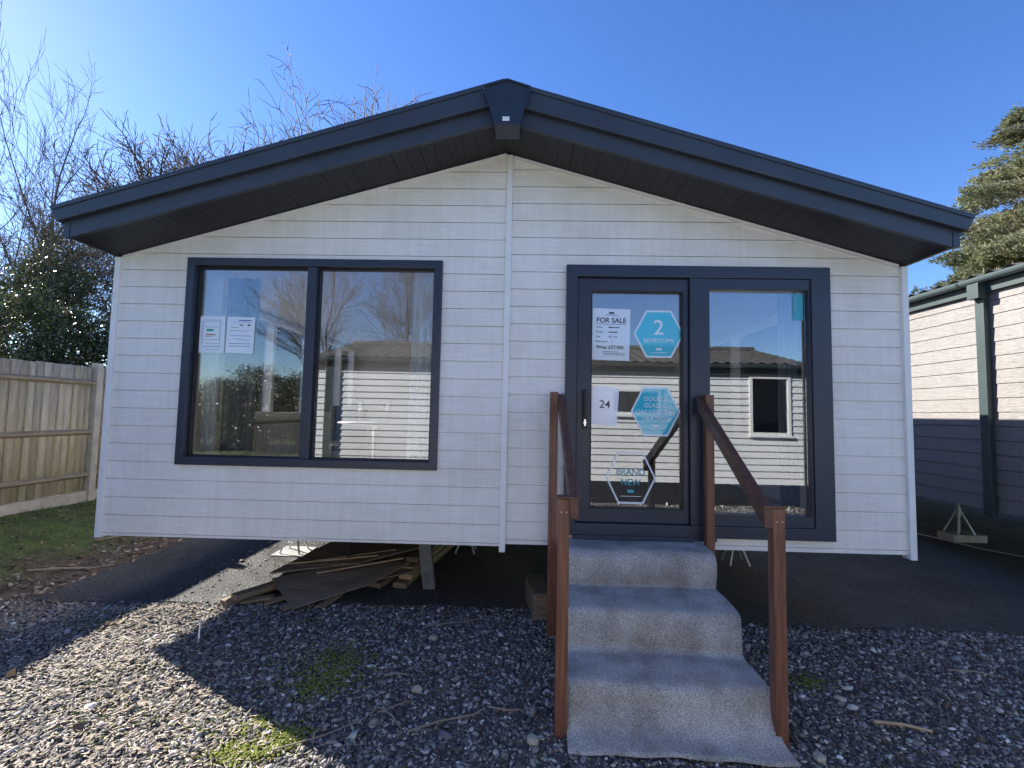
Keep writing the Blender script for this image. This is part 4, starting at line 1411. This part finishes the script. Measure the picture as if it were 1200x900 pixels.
# individual twigs
TW = "twigs lying on the gravel"
for pts, r, lab, mt in (
        ([(-0.36, -1.16), (-0.22, -1.08), (-0.05, -0.99), (0.0, -0.945)], .006, "long broken twig in the shaded gravel left of the steps", M_TWIGP),
        ([(-0.55, -0.98), (-0.47, -1.05), (-0.40, -1.13)], .005, "short forked twig beside the long broken twig", M_TWIGP),
        ([(-0.55, -1.02), (-0.43, -0.93), (-0.38, -0.90)], .004, "thin twig crossing the short forked twig", M_TWIGP),
        ([(-0.95, -1.32), (-0.75, -1.22), (-0.62, -1.08), (-0.57, -1.0)], .004, "bent twig near the edge of the sunlit gravel", M_TWIGP),
        ([(0.02, -0.93), (0.12, -0.97), (0.20, -0.94)], .005, "short straight twig nearest the foot of the steps", M_TWIGP),
        ([(-0.62, -0.68), (-0.55, -0.66), (-0.48, -0.65)], .006, "short pale twig beside the mossy patch", M_TWIGP),
        ([(2.05, -0.95), (2.18, -0.985), (2.30, -1.01)], .009, "pale split stick on the gravel at the right", M_RAW),
        ([(2.9, -0.42), (3.05, -0.44), (3.2, -0.47)], .005, "thin stick at the far right edge of the gravel", M_TWIGP),
        ([(-0.52, 0.02), (-0.35, 0.06), (-0.2, 0.12), (-0.05, 0.20)], .005, "long thin twig near the tarmac edge left of the steps", M_TWIGP),
        ([(-4.35, 0.72), (-4.2, 0.85), (-4.0, 1.0), (-3.88, 1.12)], .010, "grey stick on the soil beside the tarmac edge", M_TWIGP),
        ([(-4.55, 1.6), (-4.48, 1.8), (-4.42, 2.05)], .007, "grey stick standing out on the grass bank", M_TWIGP),
        ([(-1.52, -0.05), (-1.35, 0.08), (-1.2, 0.18)], .005, "dark twig in front of the scrap wood pile", M_TWIG)):
    P3 = [(x, y, float(gh(x, y)) + .024 + .008 * math.sin(i * 2.1)) for i, (x, y) in enumerate(pts)]
    o = MB().tube(P3, [r * (1 - .35 * i / len(P3)) for i in range(len(P3))], 6).build("twig", mt)
    tag(o, lab, "twig", TW)
wp = MB().prism([(-.006, 0), (.006, 0), (.004, .13), (-.002, .145)], -.003, .003).build("white_peg", M_WHITE, None, loc=(-2.0, -0.33, 0.0))
wp.rotation_euler = (R(-18), R(-3), R(20))
tag(wp, "small white plastic peg standing in the sunlit gravel", "peg")


# ------------------------------------------------------------------ trees
def tube_np(pts, rs, n, V, F):
    base = len(V)
    m_ = len(pts)
    for i in range(m_):
        d = pts[min(i + 1, m_ - 1)] - pts[max(i - 1, 0)]
        d = d.normalized() if d.length > 1e-6 else Vector((0, 0, 1))
        a = d.cross(Vector((0.31, 0.87, 0.21))); a.normalize()
        b = d.cross(a)
        for k in range(n):
            an = 2 * math.pi * k / n
            q = pts[i] + (a * math.cos(an) + b * math.sin(an)) * rs[i]
            V.append((q.x, q.y, q.z))
    for i in range(m_ - 1):
        for k in range(n):
            F.append((base + i * n + k, base + i * n + (k + 1) % n, base + (i + 1) * n + (k + 1) % n, base + (i + 1) * n + k))


RMIN = 0.0105


def grow(rg, p, d, L, r, lev, maxlev, wob, gravi, trunk, crown, split, ends):
    n = 5 if lev <= 1 else (4 if lev <= 3 else 3)
    pts, rs = [p.copy()], [r]
    cur, dd = p.copy(), d.copy()
    r1 = r * (0.55 if lev < maxlev else 0.35)
    for i in range(n):
        dd = (dd + Vector((rg.gauss(0, wob), rg.gauss(0, wob), rg.gauss(0, wob) + gravi))).normalized()
        cur = cur + dd * (L / n)
        pts.append(cur.copy()); rs.append(r + (r1 - r) * (i + 1) / n)
    V, F = trunk if lev == 0 else crown
    tube_np(pts, rs, 8 if lev == 0 else (6 if lev == 1 else (4 if lev == 2 else 3)), V, F)
    if lev >= maxlev:
        ends.append((cur, dd)); return
    k = split(lev, rg)
    for j in range(k):
        t = (0.30 if lev == 0 else 0.15) + (0.70 if lev == 0 else 0.85) * (j + rg.random()) / k
        if j == k - 1: t = 1.0
        fi = min(t * n, n - 1e-3); i0 = int(fi)
        q = pts[i0].lerp(pts[i0 + 1], fi - i0)
        bd = (pts[i0 + 1] - pts[i0]).normalized()
        ang = rg.uniform(0.35, 0.95) if t < 0.99 else rg.uniform(0.0, 0.35)
        ax_ = bd.cross(Vector((rg.gauss(0, 1), rg.gauss(0, 1), rg.gauss(0, 1)))).normalized()
        nd = Matrix.Rotation(ang, 3, ax_) @ bd
        if nd.z < -0.15: nd.z *= -0.3
        rr = (rs[i0] + (rs[i0 + 1] - rs[i0]) * (fi - i0)) * (rg.uniform(.45, .7) if t < .99 else .92)
        LL = L * rg.uniform(.50, .80) * (1.0 if t < .99 else 0.9) * (0.75 + .25 * (1 - t) if lev == 0 else 1)
        grow(rg, q, nd.normalized(), LL, max(rr, RMIN), lev + 1, maxlev, wob * 1.12, gravi, trunk, crown, split, ends)


def bare_tree(name, label, loc, H, r, seed, maxlev=6, wob=.10, gravi=.03, nb=(6, 5, 4, 4, 3, 3), lean=(0, 0), mt=None, group="bare trees", trunkfrac=.42, cat="tree", xs=.7):
    rg = random.Random(seed)
    o = thing(name, label, cat, loc, group=group)
    tr, cr, ends = ([], []), ([], []), []
    grow(rg, Vector((0, 0, -0.2)), Vector((lean[0], lean[1], 1)).normalized(), H * trunkfrac, r, 0, maxlev, wob * .5, gravi, tr, cr,
         lambda lev, g_: nb[min(lev, len(nb) - 1)], ends)
    zmax = max(v_[2] for v_ in cr[0])
    s = H / zmax
    for nm, (V_, F_), mm in (("trunk", tr, M_BARK), ("crown", cr, mt or M_TWIG)):
        A = np.array(V_) * np.array([s * xs, s * xs, s])
        npmesh(nm, A, np.array(F_), mm, o, smooth=True)
    return o, ends, s


def treecopy(src, loc, rz, sc_, label):
    c = copy_tree(src)
    c.location = loc; c.rotation_euler = (0, 0, rz); c.scale = (sc_, sc_, sc_ * 1.0)
    c["label"] = label
    return c


G = float(gh(-20, 5))
tA, _, _ = bare_tree("bare_tree", "tall slender bare tree at the left edge of the photo", (-15.1, 10.4, G), 12.8, .15, 21, 6, .12, .04, (9, 5, 4, 3, 3, 2), trunkfrac=.62, xs=.8)
RMIN = 0.013
tB, _, _ = bare_tree("bare_tree", "spreading bare oak peeping over the roof near its left eave", (-11.8, 16.5, G), 14.2, .26, 5, 6, .24, .03, (8, 6, 4, 4, 3, 2), trunkfrac=.36, xs=.95)
tC, _, _ = bare_tree("bare_tree", "bare oak with crooked boughs rising above the roof slope", (-9.9, 17.5, G), 17.4, .28, 9, 6, .26, .035, (8, 6, 4, 4, 3, 2), trunkfrac=.40, xs=1.0)
treecopy(tC, (-14.5, 19.0, G), R(120), 0.76, "bare oak behind the hedge, between the tall tree and the eave")
treecopy(tB, (-17.5, 16.0, G), R(200), 0.72, "bare tree behind the hedge, partly hidden by the tall tree")
treecopy(tB, (-8.0, 20.0, G), R(250), 1.32, "small bare crown over the roof, rightmost of the bare trees")
treecopy(tC, (-20.5, 13.5, G), R(20), 0.62, "bare tree low at the left edge behind the hedge")

# trees behind the camera, mirrored in the wide window
treecopy(tA, (-8.6, -17.0, G), R(35), 0.88, "bare tree behind the facing lodge, mirrored in the left pane of the wide window")
treecopy(tA, (-5.2, -18.0, G), R(150), 0.98, "bare tree mirrored beside the mullion of the wide window")
treecopy(tB, (-3.2, -24.0, G), R(160), 1.0, "far bare oak behind the facing lodge roof, mirrored beside the white sheer curtain")


def shrub(name, label, loc, rx, ry, h, n, leaf, cols, seed, group, cat="shrub", open_=0.35):
    """evergreen: stems, then leaves spread in clumps through the volume"""
    rg = np.random.default_rng(seed)
    o = thing(name, label, cat, loc, group=group)
    nc = int(70 * rx * h / 4)
    u_ = rg.normal(0, 1, (nc, 3)); u_ /= np.linalg.norm(u_, axis=1, keepdims=True)
    rad_ = rg.uniform(.25, 1, nc) ** .5
    C = u_ * rad_[:, None] * np.array([rx, ry, h * .5]) + np.array([0, 0, h * .52])
    C[:, :2] *= (1.12 - 0.45 * np.clip(C[:, 2:3] / h, 0, 1))
    cs = rg.uniform(.22, .55, nc)
    ci = rg.integers(0, nc, n)
    Pp = C[ci] + rg.normal(0, 1, (n, 3)) * cs[ci][:, None] * np.array([.55, .55, .42])
    Pp[:, 2] = np.abs(Pp[:, 2])
    D = rg.normal(0, 1, (n, 3)) + 0.8 * (Pp - np.array([0, 0, h * .4])) / max(rx, h)
    D[:, 2] -= .3
    D /= np.linalg.norm(D, axis=1, keepdims=True)
    Uv = np.cross(D, rg.normal(0, 1, (n, 3))); Uv /= np.linalg.norm(Uv, axis=1, keepdims=True)
    cc = rg.uniform(.65, 1.3, nc)
    t = np.array(cols)[rg.integers(0, len(cols), n)] * (cc[ci] * rg.uniform(.75, 1.25, n))[:, None]
    cards("foliage", Pp, D, Uv, rg.uniform(.7, 1.3, n) * leaf, rg.uniform(.7, 1.2, n) * leaf * .55, M_LEAF, t, None, o, .08)
    mb = MB()
    for k in range(9):
        e = C[rg.integers(0, nc)]
        a = Vector((rg.normal(0, .15), rg.normal(0, .15), -0.1)); b = Vector(e)
        mid = (a + b) / 2 + Vector((rg.normal(0, .15), rg.normal(0, .15), .2))
        mb.tube([a, mid, b], [.045, .03, .012], 6)
    mb.build("stems", M_BARK, o, smooth=True)
    return o


HC = [(.045, .070, .022), (.060, .085, .026), (.034, .052, .020), (.10, .10, .04), (.13, .12, .065)]
HG = "evergreen shrubs behind the fence"
for k, (x, y, rx, ry, h, n, lab) in enumerate((
        (-11.6, 7.2, 1.7, 1.4, 4.1, 26000, "dark glossy evergreen shrub above the fence at the left edge"),
        (-9.8, 8.4, 1.6, 1.4, 4.0, 26000, "dark glossy evergreen shrub above the fence, next from the left edge"),
        (-9.3, 10.6, 1.6, 1.5, 4.4, 24000, "dark glossy evergreen shrub above the concrete fence post"),
        (-8.9, 13.4, 1.5, 1.5, 4.6, 18000, "dark glossy evergreen shrub beside the corner of the lodge"),
        (-14.0, 9.6, 1.6, 1.6, 6.2, 22000, "ivy clad tall shrub round the foot of the slender tree"),
        (-7.6, 15.5, 1.6, 1.4, 4.4, 12000, "evergreen shrub hidden beyond the corner of the lodge"))):
    o_ = shrub("evergreen_shrub", lab, (x, y, 0.2), rx, ry, h, n, .085, HC, 40 + k, HG)
    if k == 1:
        SH = o_


for k, (x, y, lab) in enumerate(((-13.4, -11.4, "evergreen shrub mirrored at the far left edge of the wide window"),
                                 (-11.6, -11.0, "evergreen shrub mirrored behind the sheer curtain in the window"),
                                 (-9.9, -11.5, "evergreen shrub mirrored below the left paper in the window"),
                                 (-8.3, -11.0, "evergreen shrub mirrored below the right paper in the window"),
                                 (-6.7, -11.3, "evergreen shrub mirrored left of the mullion in the window"),
                                 (-5.1, -11.0, "evergreen shrub mirrored at the end of the facing lodge"))):
    c_ = copy_tree(SH)
    c_.location = (x, y, G); c_.rotation_euler = (0, 0, k * 1.3); c_.scale = (1, 1, .60 + .06 * math.sin(2.3 * k))
    c_["label"] = lab; c_["group"] = "evergreen shrubs mirrored in the window"


def conifer(name, label, loc, H, R0, seed, cat="tree"):
    rg = np.random.default_rng(seed)
    o = thing(name, label, cat, loc)
    MB().tube([(0, 0, -.2), (.1, 0, H * .4), (0, .1, H * .75), (.05, 0, H * .98)], [.38, .27, .13, .03], 10).build("trunk", M_BARK, o, smooth=True)
    PP, DD, TT, SS = [], [], [], []
    br = MB()
    for k in range(330):
        t = rg.uniform(.12, 1.0)
        z = H * t
        Lb = R0 * (1.02 - t) ** .9 * rg.uniform(.6, 1.12) + .25
        a = rg.uniform(0, 2 * math.pi)
        rise = rg.uniform(-.05, .45)
        pts = [Vector((0, 0, z))]
        for q in range(1, 6):
            s = q / 5
            pts.append(Vector((math.cos(a) * Lb * s, math.sin(a) * Lb * s, z + Lb * (rise * s - .25 * s * s))))
        br.tube(pts, [.06 * (1 - t) + .022, .045 * (1 - t) + .018, .03, .022, .015, .007], 5)
        bare = rg.random() < .22
        m_ = int((800 if not bare else 300) * Lb)
        s = rg.uniform(.22, 1.05, m_) ** .7
        fi = np.clip(s, 0, .999) * 5; i0 = fi.astype(int)
        A = np.array([tuple(p) for p in pts])
        base = A[i0] + (A[i0 + 1] - A[i0]) * (fi - i0)[:, None]
        nsub = 14
        sub = rg.normal(0, 1, (nsub, 3)) * np.array([.30, .30, .13]) * (0.5 + .25 * Lb)
        js = rg.integers(0, nsub, m_)
        P_ = base + sub[js] * (1.15 - .6 * s[:, None]) + rg.normal(0, .07, (m_, 3))
        d = np.array([math.cos(a), math.sin(a), .35])
        D = d + rg.normal(0, .55, (m_, 3)); D /= np.linalg.norm(D, axis=1, keepdims=True)
        old = np.clip(1.42 - s * 1.15 + rg.normal(0, .18, m_), 0, 1)[:, None] * rg.uniform(.5, 1)
        cg = np.array([.13, .165, .062]) * rg.uniform(.65, 1.35); cb2 = np.array([.41, .355, .27]) * rg.uniform(.7, 1.2)
        tt = (cg * (1 - old) + cb2 * old) * rg.uniform(.7, 1.3, (m_, 1))
        PP.append(P_); DD.append(D); TT.append(tt); SS.append(rg.uniform(.08, .21, m_))
    PP, DD, TT, SS = map(np.concatenate, (PP, DD, TT, SS))
    Uv = np.cross(DD, rg.normal(0, 1, DD.shape)); Uv /= np.linalg.norm(Uv, axis=1, keepdims=True)
    cards("crown", PP, DD, Uv, SS, SS * .30, M_CONIF, TT, None, o, .06)
    br.build("branches", M_TWIGP, o, smooth=True)
    return o


conifer("cypress_tree", "large mottled cypress rising behind the neighbouring lodge roof", (22.2, 13.5, 0), 18.0, 8.6, 3)
pole = thing("timber_pole", "pale broken timber pole beyond the neighbouring lodge roof", "pole", (14.6, 11.6, 0))
MB().tube([(0, 0, -.2), (0, 0, 3.0), (.02, 0, 5.75)], [.13, .12, .105], 10).build("shaft", M_RAW, pole, smooth=True)
MB().add([(.10, 0, 5.75), (0, .10, 5.75), (-.08, 0, 5.75), (0, -.10, 5.75), (.05, .02, 5.98)], [(0, 1, 4), (1, 2, 4), (2, 3, 4), (3, 0, 4)]).build("splintered_top", M_RAW, pole)
for k, (za, zb, lab) in enumerate(((5.35, 5.0, "upper dark overhead wire between the lodges"), (4.8, 4.25, "lower dark overhead wire between the lodges"))):
    P3 = []
    for q in range(9):
        t = q / 8
        P3.append((14.6 - 20 * t, 11.6 + 10 * t, 5.45 - .25 * k + .4 * t - 1.2 * 4 * t * (1 - t) * .25))
    tag(MB().tube(P3, 0.012, 5).build("overhead_wire", M_BLACK), lab, "wire", "overhead wires")
